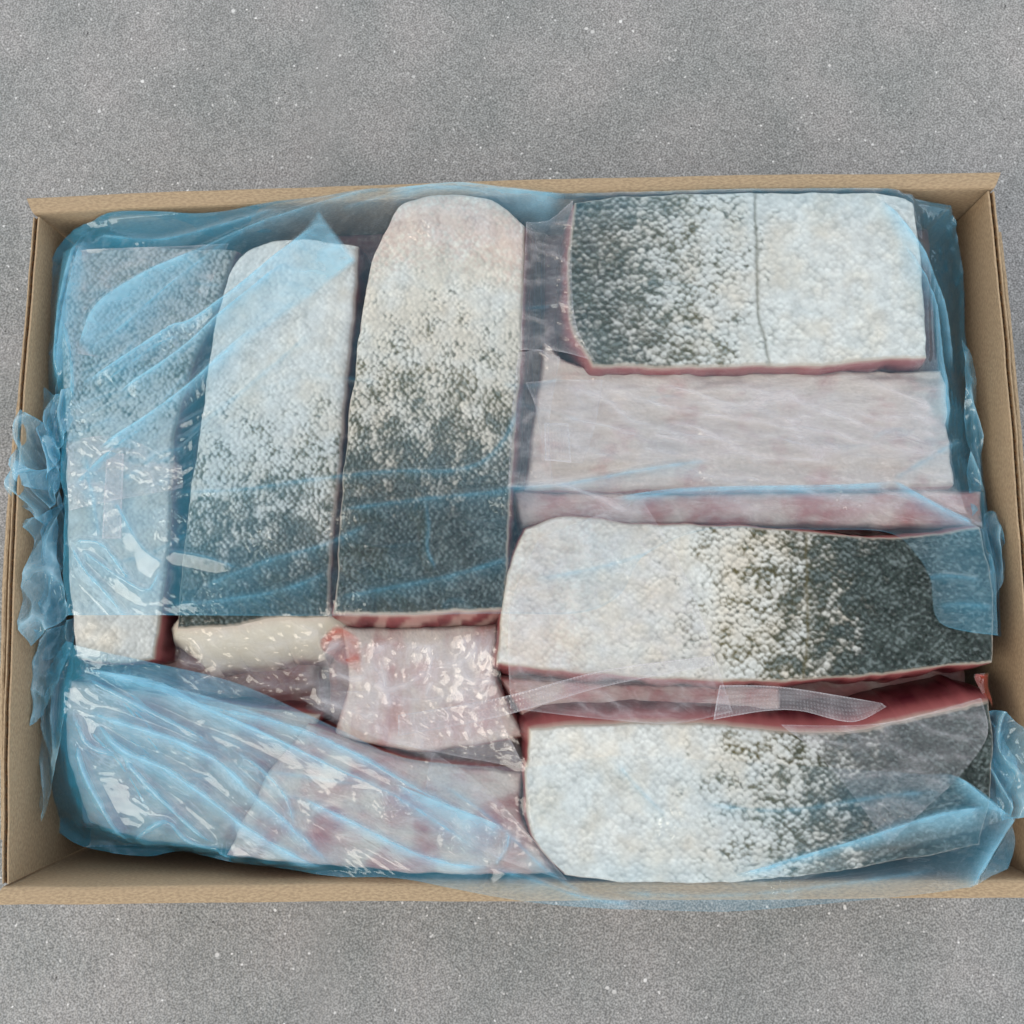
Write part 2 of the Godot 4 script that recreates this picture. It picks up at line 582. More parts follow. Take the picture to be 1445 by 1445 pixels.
func flap(called: String, parent: Node3D, e: Array, lift: float, tint: Color, o := {}) -> void:
	# a loose piece of film lying on what is under it, its free edge curling up a little
	var c := coons(e, o.get("step", 1.2))
	var p: PackedVector2Array = c.p
	var nu: int = c.nu
	var nv: int = c.nv
	var curl: float = o.get("curl", 1.5)
	var emboss: float = o.get("emboss", 0.0)
	var crump: float = o.get("crumple", 0.6)
	var on_liner: bool = o.get("on_liner", false)
	var drop: float = o.get("drop", 0.0)
	var run: Vector2 = o.get("run", Vector2(0.6, 1.0))
	var alpha: float = o.get("alpha", 0.05)
	var ridged: float = o.get("ridged", 0.26)
	var edge: float = o.get("edge", 0.16)
	var pos := PackedVector3Array()
	var col := PackedColorArray()
	for j in nv:
		var v := j / float(nv - 1)
		for i in nu:
			var u := i / float(nu - 1)
			var q := p[j * nu + i]
			var y := liner_height(q.x, q.y) if on_liner else at_coarse(drape, q.x, q.y)
			var w := n_ridge.get_noise_2d((q.x * 0.8 + q.y * 0.3) * run.x + 700.0, (q.y * 1.0 - q.x * 0.25) * run.y + lift * 31.0)
			y += lift + curl * v * v + crump * (0.8 * maxf(w, -0.2) + 0.4 * n_soft.get_noise_2d(q.x * 1.5, q.y * 1.5 + 31.0)) - drop * (1.0 - v)
			var de := minf(minf(u, 1 - u) * c.lu, minf(v, 1 - v) * c.lv)
			var a := alpha + ridged * pow(clampf(w * 0.5 + 0.5, 0.0, 1.0), 4.0)
			a += edge * smoothstep(1.3, 0.4, de)  # edge highlight painted in as extra opacity
			if emboss > 0.0:
				var bar := maxf(sin((u * c.lu) * 3.0), 0.0) * (0.5 + 0.5 * signf(sin((v * c.lv) * 1.9)))
				y += emboss * bar
				a += 0.16 * bar
			if o.has("fade"):
				# doubled film with sheen painted in, its opacity fading towards one side and both ends
				a = o.fade * pow(1.0 - v, 1.6) * smoothstep(0.0, 0.12, u) * smoothstep(1.0, 0.88, u) * smoothstep(0.0, 0.03, v) * (0.8 + 0.5 * w)
			elif o.has("soft"):
				a *= smoothstep(0.0, o.soft, de)
			pos.append(Vector3(q.x, y, q.y))
			col.append(Color(tint.r, tint.g, tint.b, clampf(a, 0.0, 0.95)))
	if on_liner:
		part(called, sheet(nu, nv, pos, col, parent.position / MM), m_tint, parent)
	else:
		part(called, film_mesh(nu, nv, pos, col, parent.position / MM), null, parent)


# ---------------------------------------------------------------- the liner

func wrinkle(x: float, z: float) -> float:
	# small folds that run with the pull of the film: rising to the right at the back left, falling to the right at the front left
	var wl := smoothstep(60.0, -60.0, x)
	var wb := smoothstep(-20.0, 60.0, z)
	var up := n_ridge.get_noise_2d((x * 0.84 - z * 0.54) * 0.22, (x * 0.54 + z * 0.84) * 0.85)
	var dn := n_ridge.get_noise_2d((x * 0.85 + z * 0.53) * 0.22 + 400.0, (-x * 0.53 + z * 0.85) * 0.85)
	var rt := n_ridge.get_noise_2d(x * 0.28 + 900.0, z * 0.7)
	var big := lerpf(rt, lerpf(up, dn, wb), wl)
	var small := n_ridge.get_noise_2d(x * 2.0 + 50.0, z * 2.3)
	var mask := smoothstep(-0.15, 0.4, n_soft.get_noise_2d(x * 0.45 + 20.0, z * 0.45))
	return (0.8 + 0.5 * wl - 0.7 * wl * (1.0 - wb)) * maxf(big, -0.3) * (0.3 + 0.7 * mask) + 0.07 * small * smoothstep(0.1, 0.5, n_soft.get_noise_2d(x * 0.8 + 500.0, z * 0.8))


func liner_color(x: float, z: float, more := 0.0) -> Color:
	var w := wrinkle(x, z)
	var a := 0.034 + 0.19 * smoothstep(-90.0, -250.0, x) + 0.08 * smoothstep(40.0, -60.0, x) * smoothstep(60.0, 110.0, z) + 0.10 * smoothstep(0.7, 1.9, w) + more
	a += 0.11 * smoothstep(228.0, 275.0, x) + 0.07 * smoothstep(-175.0, -205.0, z) + 0.06 * smoothstep(185.0, 205.0, z)
	a += 0.03 * n_soft.get_noise_2d(x * 0.5 + 11.0, z * 0.5)
	var th := at_fine(crest_tint, x, z)
	var c := CYAN.lerp(CREST_SHEEN, clampf(th * 1.3, 0.0, 1.0))  # fold-crest sheen painted in by paling the tint
	return Color(c.r, c.g, c.b, clampf(a + th, 0.0, 0.9))


func liner_height(x: float, z: float) -> float:
	return at_coarse(liner, x, z) + at_folds(x, z) + wrinkle(x, z)


func liner_sheet(called: String, parent: Node3D, e: Array, step: float, under := 0.0) -> void:
	var c := coons(e, step)
	var p: PackedVector2Array = c.p
	var pos := PackedVector3Array()
	pos.resize(p.size())
	var col := PackedColorArray()
	col.resize(p.size())
	for k in p.size():
		var x := p[k].x
		var z := p[k].y
		if under == 0.0:
			pos[k] = Vector3(x, liner_height(x, z), z)
			col[k] = liner_color(x, z)
		else:
			pos[k] = Vector3(x, at_coarse(liner, x, z) - under + wrinkle(x + 300.0, z * 1.1) + 0.5 * at_folds(x, z), z)
			col[k] = Color(CYAN.r, CYAN.g, CYAN.b, clampf(0.04 + 0.16 * smoothstep(0.4, 1.6, wrinkle(x + 300.0, z * 1.1)), 0.0, 1.0))
	# highlight along the cut edge of the sheet, painted in as extra opacity
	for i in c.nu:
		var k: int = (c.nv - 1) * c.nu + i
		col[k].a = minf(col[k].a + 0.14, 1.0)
	part(called, film_mesh(c.nu, c.nv, pos, col, parent.position / MM), null, parent)


func liner_side(called: String, parent: Node3D, a: Array, depth: float, outward: float) -> void:
	# the film going down beside the fish, in loose upright folds
	var p := curve(flat(a), int(length_of(curve(flat(a), 24)) / 1.6))
	var n := p.size()
	var levels := 22
	var pos := PackedVector3Array()
	var col := PackedColorArray()
	for l in levels:
		var t := l / float(levels - 1)
		for k in n:
			var g := p[mini(k + 2, n - 1)] - p[maxi(k - 2, 0)]
			var o := Vector2(g.y, -g.x).normalized() * outward
			var wr := n_ridge.get_noise_2d((p[k].x + p[k].y) * 0.7 + 60.0, t * 14.0 + 3.0)
			var wr2 := n_soft.get_noise_2d((p[k].x + p[k].y) * 2.0, t * 20.0)
			var reach := sin(t * 2.4) * 2.0 + (wr * 3.0 + wr2 * 1.5) * t
			pos.append(Vector3(p[k].x + o.x * reach, liner_height(p[k].x, p[k].y) - t * depth, p[k].y + o.y * reach))
			col.append(Color(CYAN.r, CYAN.g, CYAN.b, clampf(0.10 + 0.10 * t + 0.25 * maxf(wr, 0.0), 0.0, 0.8)))
	part(called, film_mesh(n, levels, pos, col, parent.position / MM), null, parent)


func ruffle(called: String, parent: Node3D, e: Array, y0: float, y1: float, amp: float, sd: float, heap := 0.19) -> void:
	# gathered film pushed out sideways in loose rolling folds; y0 along the edge by the fish, y1 along the edge by the wall
	var c := coons(e, 0.8)
	var p: PackedVector2Array = c.p
	var nu: int = c.nu
	var nv: int = c.nv
	var pos := PackedVector3Array()
	var col := PackedColorArray()
	for j in nv:
		var v := j / float(nv - 1)
		for i in nu:
			var u := i / float(nu - 1)
			var q := p[j * nu + i]
			var w1 := n_ridge_soft.get_noise_2d(q.x * 0.9 + sd + 6.0 * sin(v * 5.0), q.y * 0.32 + sd)
			var w2 := n_ridge_soft.get_noise_2d(q.x * 2.2 + q.y * 0.7 + sd, q.y * 1.3 - q.x * 0.5)
			var y := lerpf(y1, y0, u) + amp * (w1 + 0.08 * w2)
			pos.append(Vector3(q.x, y, q.y))
			var th := pow(clampf(w1 * 0.5 + 0.5, 0.0, 1.0), 5.0)
			var tone := CYAN.lerp(CREST_SHEEN, clampf(th * 0.9 + 0.3 * maxf(w2, 0.0), 0.0, 1.0))  # highlights on the gathered crests painted into the tint
			var de := minf(minf(u, 1 - u) * c.lu, minf(v, 1 - v) * c.lv)
			col.append(Color(tone.r, tone.g, tone.b, clampf(heap + 0.40 * th + 0.05 * maxf(w2, 0.0) + 0.12 * smoothstep(1.2, 0.3, de), 0.0, 0.9)))
	part(called, film_mesh(nu, nv, pos, col, parent.position / MM), null, parent)


func pleat(parent: Node3D, a: Array, b: Array, lift := 0.7, dense := 0.45) -> void:
	# a fold laid flat: doubled film with pale sky sheen painted in, sharp along its folded edge and running out on the other side
	var c := []
	for k in range(0, mini(a.size(), b.size())):
		c.append(lerpf(a[k], b[k], 1.9))
	var a2 := a.slice(0, c.size())
	flap("pleat", parent, [a2, [a2[-2], a2[-1], c[-2], c[-1]], c, [a2[0], a2[1], c[0], c[1]]], lift, CREST_SHEEN.lerp(CYAN, 0.3), {"on_liner": true, "curl": -0.3, "crumple": 0.3, "step": 0.8, "fade": dense})


# ---------------------------------------------------------------- the tray

func wall(called: String, box: Node3D, prof: Array, a: Vector2, b: Vector2, bow: float, mat: Material, mitre := 0.0, sd := 0.0, rough := 0.0) -> void:
	# a profile (offset outwards, height) swept from a to b, bowed outwards in the middle; mitre lets the ends run on where the profile lies outwards
	var n := 90
	var d := (b - a).normalized()
	var o := Vector2(d.y, -d.x)
	var loops := prof.size() / 2
	var st := SurfaceTool.new()
	st.begin(Mesh.PRIMITIVE_TRIANGLES)
	st.set_smooth_group(-1)
	var girth := PackedFloat32Array([0.0])
	for k in loops:
		var k3 := (k + 1) % loops
		girth.append(girth[k] + Vector2(prof[2 * k3] - prof[2 * k], prof[2 * k3 + 1] - prof[2 * k + 1]).length())
	var g := []
	for i in n + 1:
		var t := i / float(n)
		var row := PackedVector3Array()
		for k in loops:
			var off: float = prof[2 * k]
			var y: float = prof[2 * k + 1]
			var at := a.lerp(b, t) + d * (t - 0.5) * 2.0 * off * mitre
			var w := bow * sin(PI * t) * clampf(y / 115.0, 0.0, 1.0) + n_soft.get_noise_2d(t * 160.0 + sd, y * 0.1) * 0.8
			if rough > 0.0 and y > 100.0:
				y += rough * n_fine.get_noise_2d(t * 90.0 + sd, off * 2.0)
			var q := at + o * (off + w)
			row.append(Vector3(q.x, y, q.y))
		g.append(row)
	for i in n:
		for k in loops:
			var k2 := (k + 1) % loops
			var q := [g[i][k], g[i + 1][k], g[i + 1][k2], g[i][k2]]
			for s in [0, 1, 2, 0, 2, 3]:
				var run := (i + (1 if s == 1 or s == 2 else 0)) / float(n) * a.distance_to(b)
				st.set_uv(Vector2(run + sd * 7.0, girth[k + (1 if s >= 2 else 0)]) * 0.01)
				st.add_vertex(q[s] * MM)
	for end in [0, n]:
		for k in range(1, loops - 1):
			var tri := [g[end][0], g[end][k], g[end][k + 1]]
			if end == 0:
				tri.reverse()
			for s in tri:
				st.set_uv(Vector2(s.x + s.z, s.y) * 0.01)
				st.add_vertex(s * MM)
	st.generate_normals()
	part(called, st.commit(), mat, box)


func build_tray() -> void:
	var box := thing("cardboard_box", "open shallow brown cardboard tray with rolled front and back rims holding the packed fish", "cardboard box", Vector3.ZERO)
	var roll := [0.0, 3.0, 0.0, 112.6, 0.5, 114.4, 1.8, 115.3, 4.0, 115.5, 9.2, 115.0, 10.3, 114.2, 10.8, 112.4, 10.8, 0.6]
	wall("back_wall", box, roll, Vector2(-299, -205.5), Vector2(301, -206.5), 3.2, m_board, 0.45, 10.0)
	wall("front_wall", box, roll, Vector2(301, 206.0), Vector2(-302, 206.5), -0.6, m_board, 0.45, 50.0)
	var liner_ := [0.0, 3.0, 0.0, 113.8, 1.0, 113.8, 1.0, 3.0]
	# each side wall is two sheets with a fluted core between, and a second flap folded down outside it
	for s in 2:
		var a := Vector2(-298.5, 205.0) if s == 0 else Vector2(297.5, -205.0)
		var b := Vector2(-295.0, -203.5) if s == 0 else Vector2(299.5, 205.5)
		var bow := 5.5 if s == 0 else 3.4
		wall("left_wall" if s == 0 else "right_wall", box, liner_, a, b, bow, m_board, 0.0, 100.0 + s * 60, 0.5)
		var d := (b - a).normalized()
		var o := Vector2(d.y, -d.x)
		wall("outer_sheet", box, [0.0, 0.6, 0.0, 113.4, 0.9, 113.2, 0.9, 0.6], a + o * 3.4, b + o * 3.4, bow, m_board, 0.0, 100.0 + s * 60, 0.7)
		wall("side_flap", box, [0.0, 40.0, 0.0, 109.8, 0.9, 110.2, 2.6, 109.6, 2.6, 40.0], a.lerp(b, 0.06) + o * 5.6, a.lerp(b, 0.86 if s == 0 else 0.95) + o * 5.4, bow * 1.25, m_board, 0.0, 220.0 + s * 60, 0.5)
		# fluting
		var n := 700
		var pos := PackedVector3Array()
		for l in 2:
			for k in n + 1:
				var t := k / float(n)
				var w := bow * sin(PI * t) + n_soft.get_noise_2d(t * 160.0 + 100.0 + s * 60, 11.3) * 0.8
				var q := a.lerp(b, t) + o * (2.2 + w + 1.1 * sin(t * 410.0 / 7.0 * TAU))
				pos.append(Vector3(q.x, 112.4 + 0.5 * n_fine.get_noise_2d(t * 300.0, 5.0) if l == 0 else 60.0, q.y))
		part("fluting", sheet(n + 1, 2, pos), m_board_edge, box)
	var fl := BoxMesh.new()
	fl.size = Vector3(0.594, 0.004, 0.409)
	var f := part("floor", fl, m_board, box)
	f.position = Vector3(0.0, 0.0035, 0.0)
	# the walls count as supports of the liner
	for k in 400:
		var x := -296.0 + k * 1.48
		for w in 7:
			put_top(x, -206.0 - w * 1.5, 115.5)
			put_top(x, 207.0 + w * 1.5, 115.5)


# ---------------------------------------------------------------- materials

func mat(c: Color, rough: float) -> StandardMaterial3D:
	var m := StandardMaterial3D.new()
	m.albedo_color = c
	m.roughness = rough
	return m


func film(c: Color, alpha: float, rough: float) -> StandardMaterial3D:
	var m := mat(Color(c, alpha), rough)
	m.transparency = BaseMaterial3D.TRANSPARENCY_ALPHA
	m.cull_mode = BaseMaterial3D.CULL_DISABLED
	return m


func noise_texture(n: FastNoiseLite, side: int, colors: Array, stops: Array, as_normal := false) -> NoiseTexture2D:
	var t := NoiseTexture2D.new()
	t.width = side
	t.height = side
	t.seamless = true
	t.seamless_blend_skirt = 0.15
	t.noise = n
	if as_normal:
		t.as_normal_map = true
		t.bump_strength = 4.0
	elif colors.size() > 0:
		var g := Gradient.new()
		g.offsets = PackedFloat32Array(stops)
		g.colors = PackedColorArray(colors)
		t.color_ramp = g
	return t


func ground_texture() -> ImageTexture:
	# fine grey aggregate: short mixed grains, pale chips, a few dark pits
	var side := 1536
	var a := noise(FastNoiseLite.TYPE_SIMPLEX_SMOOTH, 0.24, 3, 31)
	var b := noise(FastNoiseLite.TYPE_CELLULAR, 0.11, 1, 32)
	b.cellular_return_type = FastNoiseLite.RETURN_CELL_VALUE
	var c := noise(FastNoiseLite.TYPE_SIMPLEX_SMOOTH, 0.004, 5, 33)
	var ia := a.get_seamless_image(side, side).get_data()
	var ib := b.get_seamless_image(side, side).get_data()
	var ic := c.get_seamless_image(side, side).get_data()
	var out := PackedByteArray()
	out.resize(side * side * 3)
	for k in side * side:
		var g := 140.0 + (ia[k] - 128) * 0.46 + (ib[k] - 128) * 0.06 + (ic[k] - 128) * 0.09
		out[k * 3] = int(clampf(g, 0.0, 255.0))
		out[k * 3 + 1] = int(clampf(g - (ic[k] - 128) * 0.02, 0.0, 255.0))
		out[k * 3 + 2] = int(clampf(g - 0.5 - (ic[k] - 128) * 0.02, 0.0, 255.0))
	# loose pale chips, each of its own outline
	for s in 2400:
		var cx := rng.randi_range(8, side - 9)
		var cz := rng.randi_range(8, side - 9)
		var rx := rng.randf_range(0.7, 2.3) * (1.6 if s % 17 == 0 else 1.0)
		var rz := rx * rng.randf_range(0.5, 1.0)
		var ang := rng.randf() * PI
		var tone := rng.randf_range(170.0, 225.0)
		if s % 12 == 0:
			tone = rng.randf_range(40.0, 70.0)
			rx *= 0.7
		for dz in range(-6, 7):
			for dx in range(-6, 7):
				var px := dx * cos(ang) + dz * sin(ang)
				var pz := -dx * sin(ang) + dz * cos(ang)
				var k := (cz + dz) * side + cx + dx
				var f := 1.2 - (px * px / (rx * rx) + pz * pz / (rz * rz)) + (ia[k] - 128) / 400.0
				if f > 0.0:
					var w := clampf(f * 2.0, 0.0, 1.0)
					for ch in 3:
						out[k * 3 + ch] = int(lerpf(out[k * 3 + ch], tone, w))
	return ImageTexture.create_from_image(Image.create_from_data(side, side, false, Image.FORMAT_RGB8, out))


func make_materials() -> void:
	n_cell = noise(FastNoiseLite.TYPE_CELLULAR, 0.11, 1, 5)
	n_cell.cellular_return_type = FastNoiseLite.RETURN_CELL_VALUE
	n_cell.cellular_jitter = 0.66
	n_edge = noise(FastNoiseLite.TYPE_CELLULAR, 0.11, 1, 5)
	n_edge.cellular_return_type = FastNoiseLite.RETURN_DISTANCE
	n_edge.cellular_jitter = 0.66
	n_soft = noise(FastNoiseLite.TYPE_SIMPLEX_SMOOTH, 0.03, 3, 6)
	n_fine = noise(FastNoiseLite.TYPE_SIMPLEX_SMOOTH, 0.22, 3, 7)
	n_grain = noise(FastNoiseLite.TYPE_SIMPLEX, 0.75, 2, 9)
	n_fleck = noise(FastNoiseLite.TYPE_SIMPLEX_SMOOTH, 0.33, 2, 19)
	n_ridge_soft = noise(FastNoiseLite.TYPE_SIMPLEX_SMOOTH, 0.045, 2, 18, FastNoiseLite.FRACTAL_RIDGED)
	n_ridge_soft.fractal_gain = 0.3
	n_ridge = noise(FastNoiseLite.TYPE_SIMPLEX_SMOOTH, 0.045, 3, 8, FastNoiseLite.FRACTAL_RIDGED)

	m_skin = mat(Color.WHITE, 0.36)
	m_skin.metallic_specular = 0.28
	m_skin.vertex_color_use_as_albedo = true
	m_flesh = mat(Color.WHITE, 0.30)
	m_flesh.metallic_specular = 0.35
	m_flesh.vertex_color_use_as_albedo = true
	m_pouch = film(Color(0.86, 0.86, 0.90), 0.0, 0.06)
	m_pouch.metallic_specular = 0.27
	m_gloss = film(Color(0.9, 0.95, 1.0), 0.0, 0.085)
	m_tint = mat(Color.WHITE, 0.6)
	m_tint.specular_mode = BaseMaterial3D.SPECULAR_DISABLED
	m_tint.transparency = BaseMaterial3D.TRANSPARENCY_ALPHA
	m_tint.cull_mode = BaseMaterial3D.CULL_DISABLED
	m_tint.vertex_color_use_as_albedo = true

	var fibre := noise(FastNoiseLite.TYPE_SIMPLEX_SMOOTH, 0.06, 5, 41)
	m_board = mat(Color.WHITE, 0.85)
	m_board.albedo_texture = noise_texture(fibre, 768, [Color(0.59, 0.51, 0.41), Color(0.645, 0.56, 0.45), Color(0.69, 0.605, 0.49)], [0.25, 0.5, 0.8])
	m_board.uv1_scale = Vector3(0.6, 1.4, 1.0)
	m_board.heightmap_enabled = true
	m_board.heightmap_texture = noise_texture(noise(FastNoiseLite.TYPE_SIMPLEX_SMOOTH, 0.14, 3, 43), 512, [], [])
	m_board.heightmap_scale = 0.03
	m_board_edge = mat(Color(0.62, 0.48, 0.34), 0.9)

	m_ground = mat(Color.WHITE, 0.52)
	m_ground.albedo_texture = ground_texture()
	m_ground.uv1_scale = Vector3(43.5, 43.5, 1.0)
	m_ground.heightmap_enabled = true
	m_ground.heightmap_texture = noise_texture(noise(FastNoiseLite.TYPE_SIMPLEX_SMOOTH, 0.13, 3, 45), 1024, [], [])
	m_ground.heightmap_scale = 0.06


func _ready() -> void:
	rng.seed = 20
	# camera
	var cam := Camera3D.new()
	cam.name = "camera"
	cam.fov = 52.1594
	cam.near = 0.02
	cam.far = 60.0
	add_child(cam)
	cam.transform = Transform3D(Basis(Vector3(0.999458, -0.030268, 0.012915), Vector3(0.016134, 0.108647, -0.993949), Vector3(0.028681, 0.993619, 0.109077)), Vector3(0.01942, 0.74198, 0.05806))
	# a pale sky, its unseen clouds and bright horizon added for reflections in the film, and a veiled sun high at the front left
	var cl := noise(FastNoiseLite.TYPE_SIMPLEX_SMOOTH, 0.008, 4, 77)
	var sky_mat := ProceduralSkyMaterial.new()
	sky_mat.sky_top_color = Color(0.51, 0.555, 0.61)
	sky_mat.sky_horizon_color = Color(0.97, 0.965, 0.95)
	sky_mat.sky_curve = 0.5
	sky_mat.sky_energy_multiplier = 1.3
	sky_mat.ground_bottom_color = Color(0.35, 0.35, 0.35)
	sky_mat.ground_horizon_color = Color(0.6, 0.62, 0.64)
	sky_mat.sky_cover = noise_texture(cl, 1024, [Color(1, 1, 1, 0), Color(1, 1, 1, 0.25), Color(1, 1, 1, 0.9)], [0.42, 0.55, 0.75])
	sky_mat.sky_cover_modulate = Color(1, 1, 1, 1.0)
	sky_mat.sun_angle_max = 0.0
	var env := Environment.new()
	env.background_mode = Environment.BG_SKY
	var sky := Sky.new()
	sky.sky_material = sky_mat
	env.sky = sky
	env.background_energy_multiplier = 1.0
	env.tonemap_mode = Environment.TONE_MAPPER_LINEAR
	env.tonemap_exposure = 0.93
	env.sdfgi_enabled = true
	env.ssao_enabled = true
	env.ssil_enabled = true
	var we := WorldEnvironment.new()
	we.name = "world"
	we.environment = env
	add_child(we)
	var sun := DirectionalLight3D.new()
	sun.name = "sun"
	sun.light_energy = 0.46
	sun.light_color = Color(1.0, 0.96, 0.90)
	sun.light_angular_distance = 32.0
	sun.shadow_enabled = true
	add_child(sun)
	sun.look_at_from_position(Vector3.ZERO, Vector3(0.80, -0.78, -0.40), Vector3.UP)

	top_grid.resize(GX * GZ)
	folds.resize(WX * WZ)
	crest_tint.resize(WX * WZ)
	make_materials()
	var t_start := Time.get_ticks_msec()

	# the ground
	var pm := PlaneMesh.new()
	pm.size = Vector2(30, 30)
	var gnd := part("ground", pm, m_ground, self)
	gnd.set_meta("kind", "structure")
	gnd.set_meta("label", "speckled grey stone paving around and under the cardboard tray")

	build_tray()

	# ---- fish portions, bottom layer first
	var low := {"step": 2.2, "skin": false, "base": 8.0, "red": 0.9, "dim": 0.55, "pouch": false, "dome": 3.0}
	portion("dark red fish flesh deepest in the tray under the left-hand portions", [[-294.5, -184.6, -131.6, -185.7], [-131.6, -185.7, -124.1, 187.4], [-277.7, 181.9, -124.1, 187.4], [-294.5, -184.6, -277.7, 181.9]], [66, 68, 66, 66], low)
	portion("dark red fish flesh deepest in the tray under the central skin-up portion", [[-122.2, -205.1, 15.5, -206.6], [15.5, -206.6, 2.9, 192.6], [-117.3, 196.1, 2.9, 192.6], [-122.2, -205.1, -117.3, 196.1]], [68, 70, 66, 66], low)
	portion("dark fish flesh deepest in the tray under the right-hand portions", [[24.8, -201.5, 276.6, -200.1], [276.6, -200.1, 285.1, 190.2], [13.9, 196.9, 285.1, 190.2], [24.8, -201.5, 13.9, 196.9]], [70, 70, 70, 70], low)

	var left := portion("leftmost fish portion, dull olive skin at the back, pale silvery skin in front",
		[[-282.7, -184.2, -234.9, -188.2, -175.1, -184.4], [-173.9, -182.9, -184.2, -147, -198.8, -110.6, -209.2, -70, -211.3, -25.4, -212.2, 9.9, -215.1, 40.4, -219, 74.8], [-266.8, 73.3, -243.1, 77, -218.3, 74.8], [-281.7, -183.5, -284.1, -145.2, -283.9, -112.9, -279.5, -65, -278.2, -26.8, -275.4, 17.6, -268.6, 73.4]],
		[99, 101, 103, 106], {"axis": 1, "flip": true, "pale_to": 0.38, "dark_from": 0.75, "dark_most": 0.5, "dim": 0.85, "relief": 0.15, "dome": 4.0, "crumple": 0.12})
	var second := portion("long fish portion second from the left, slate skin in front and a creamy cut end",
		[[-173.8, -159.2, -161.6, -178.6, -130.5, -184.7, -92.6, -179.2], [-92.6, -179.2, -94.7, -137, -96.8, -119.1, -100.2, -83.5, -103.5, -39.6, -108.4, 3.6, -111.1, 51.3], [-204.9, 56.1, -173.2, 55.6, -145.1, 50.8, -112.6, 50.4], [-173.8, -159.2, -183, -125.4, -187.5, -85.2, -193.7, -41.2, -198.9, 2.2, -202.5, 56.1]],
		[116, 116, 109, 110], {"axis": 1, "pale_to": 0.28, "dark_from": 0.98, "relief": 0.32, "dome": 5.0, "flare": [3.0, 2.0, 40.0, 3.0], "end_pale": 1.0, "round": 4.0})
	var centre := portion("tallest central fish portion, white skin at the back shading to nearly black in front",
		[[-69, -195.9, -59.3, -204.3, -32.1, -208.6, -5.8, -201.6, 11.9, -187.1], [11.8, -188.7, 10, -151.7, 8.6, -116, 4.1, -67.7, 0.5, -20.1, -1.8, 22.5, -3.8, 47.7], [-107.3, 48.8, -68.7, 49.8, -34.6, 48.1, -4, 47.2], [-69.6, -197.6, -81.9, -171.9, -88, -144.9, -92.3, -113.7, -96.6, -78.4, -101.5, -30.5, -104.3, 16.7, -106.3, 48.9]],
		[122, 121, 112, 113], {"axis": 1, "pale_to": 0.12, "dark_from": 0.84, "relief": 0.42, "dome": 5.0, "flare": [3.0, 2.0, 15.0, 3.0], "end_pale": 0.5, "blush": 0.6, "step": 0.6})
	var back_right := portion("back right fish portion, grey skin left and white scaly skin right of a dark line",
		[[43.1, -202.5, 81.6, -206.1, 151.1, -205.7, 228.6, -203.7, 249.7, -196.3], [249.7, -196.3, 252.2, -172.1, 252.6, -132.2, 252.5, -100.2], [52.3, -99.8, 104.5, -97.4, 149.3, -97.3, 198.2, -97.2, 223.7, -99.7, 252.9, -100.4], [43.2, -203, 38.7, -173.1, 37.6, -141.8, 41.5, -119.4, 52.3, -99.8]],
		[118, 119, 118, 119], {"axis": 0, "flip": true, "pale_to": 0.32, "dark_from": 0.95, "line": 0.47, "relief": 0.5, "scale": 3.6, "flare": [2.0, 3.0, 6.0, 6.0], "dark_most": 0.82, "step": 0.6})
	var right := portion("right-hand fish portion, creamy skin left, black speckled skin right, red cut edge in front",
		[[9.6, -0.7, 34.3, -7.6, 76.5, -2.6, 118.6, -1.1, 160.4, 2.1, 222.7, 8.1, 279, 3.1], [279.4, 3, 283.7, 26.6, 284.2, 51.6, 282.3, 82.1], [-9.2, 79.8, 15.9, 82.6, 74.2, 88.3, 140.5, 91.5, 198.3, 90.1, 251.9, 84.6, 282.3, 82.1], [9.5, -0.8, 0.8, 18.2, -5, 43.5, -9.2, 79.8]],
		[115, 115, 116, 115], {"axis": 0, "pale_to": 0.24, "dark_from": 0.80, "line": 0.62, "relief": 0.5, "scale": 3.3, "flare": [3.0, 2.0, 7.0, 3.0], "blush": 0.25, "step": 0.6})
	var front_right := portion("front right fish portion, pale and dark skin, deep red flesh along its back",
		[[10.3, 118.3, 52.7, 115.5, 114.7, 116.1, 176, 122.4, 221.2, 117.2, 278.1, 104.8], [278.5, 104.9, 279.8, 129.2, 275.8, 161.2, 268.6, 186.9], [29.6, 202.5, 71.2, 206.3, 132.1, 206.2, 193, 199.9, 233.7, 193, 268.6, 186.9], [10.3, 118.4, 7.5, 142.9, 7.5, 167.1, 14.3, 185.2, 29.6, 202.5]],
		[116, 115, 116, 114], {"axis": 0, "pale_to": 0.22, "dark_from": 0.84, "relief": 0.45, "scale": 3.3, "flare": [20.0, 2.0, 3.0, 3.0], "step": 0.6, "dome": 5.0})

	var pink := portion("pale pink fish flesh, cut face up, between the two right-hand skin-up portions",
		[[22.5, -119.6, 58.3, -99, 167.5, -95.9, 268, -96.5], [268, -96.5, 269.4, -61, 270.7, -24.3], [8.8, -26.1, 78.3, -24.9, 164.6, -23.9, 270.7, -24.3], [22.5, -119.6, 18.4, -83.6, 9.7, -26.1]],
		[103, 104, 101, 102], {"skin": false, "axis": 0, "red": -0.12, "dome": 4.0, "step": 1.0, "crumple": 1.6, "ridges": 7.0})
	var strip := portion("narrow brownish red strip of fish flesh just behind the black speckled portion",
		[[1.6, -25.5, 79, -23.3, 166.3, -22.3, 289, -20.7], [289, -20.7, 289.4, 1.6], [6.1, -2.8, 122, -2.3, 289.4, 1.6], [1.6, -25.5, 6.1, -2.8]],
		[95, 96, 95, 96], {"skin": false, "axis": 0, "red": 0.62, "dome": 2.0, "step": 1.0})
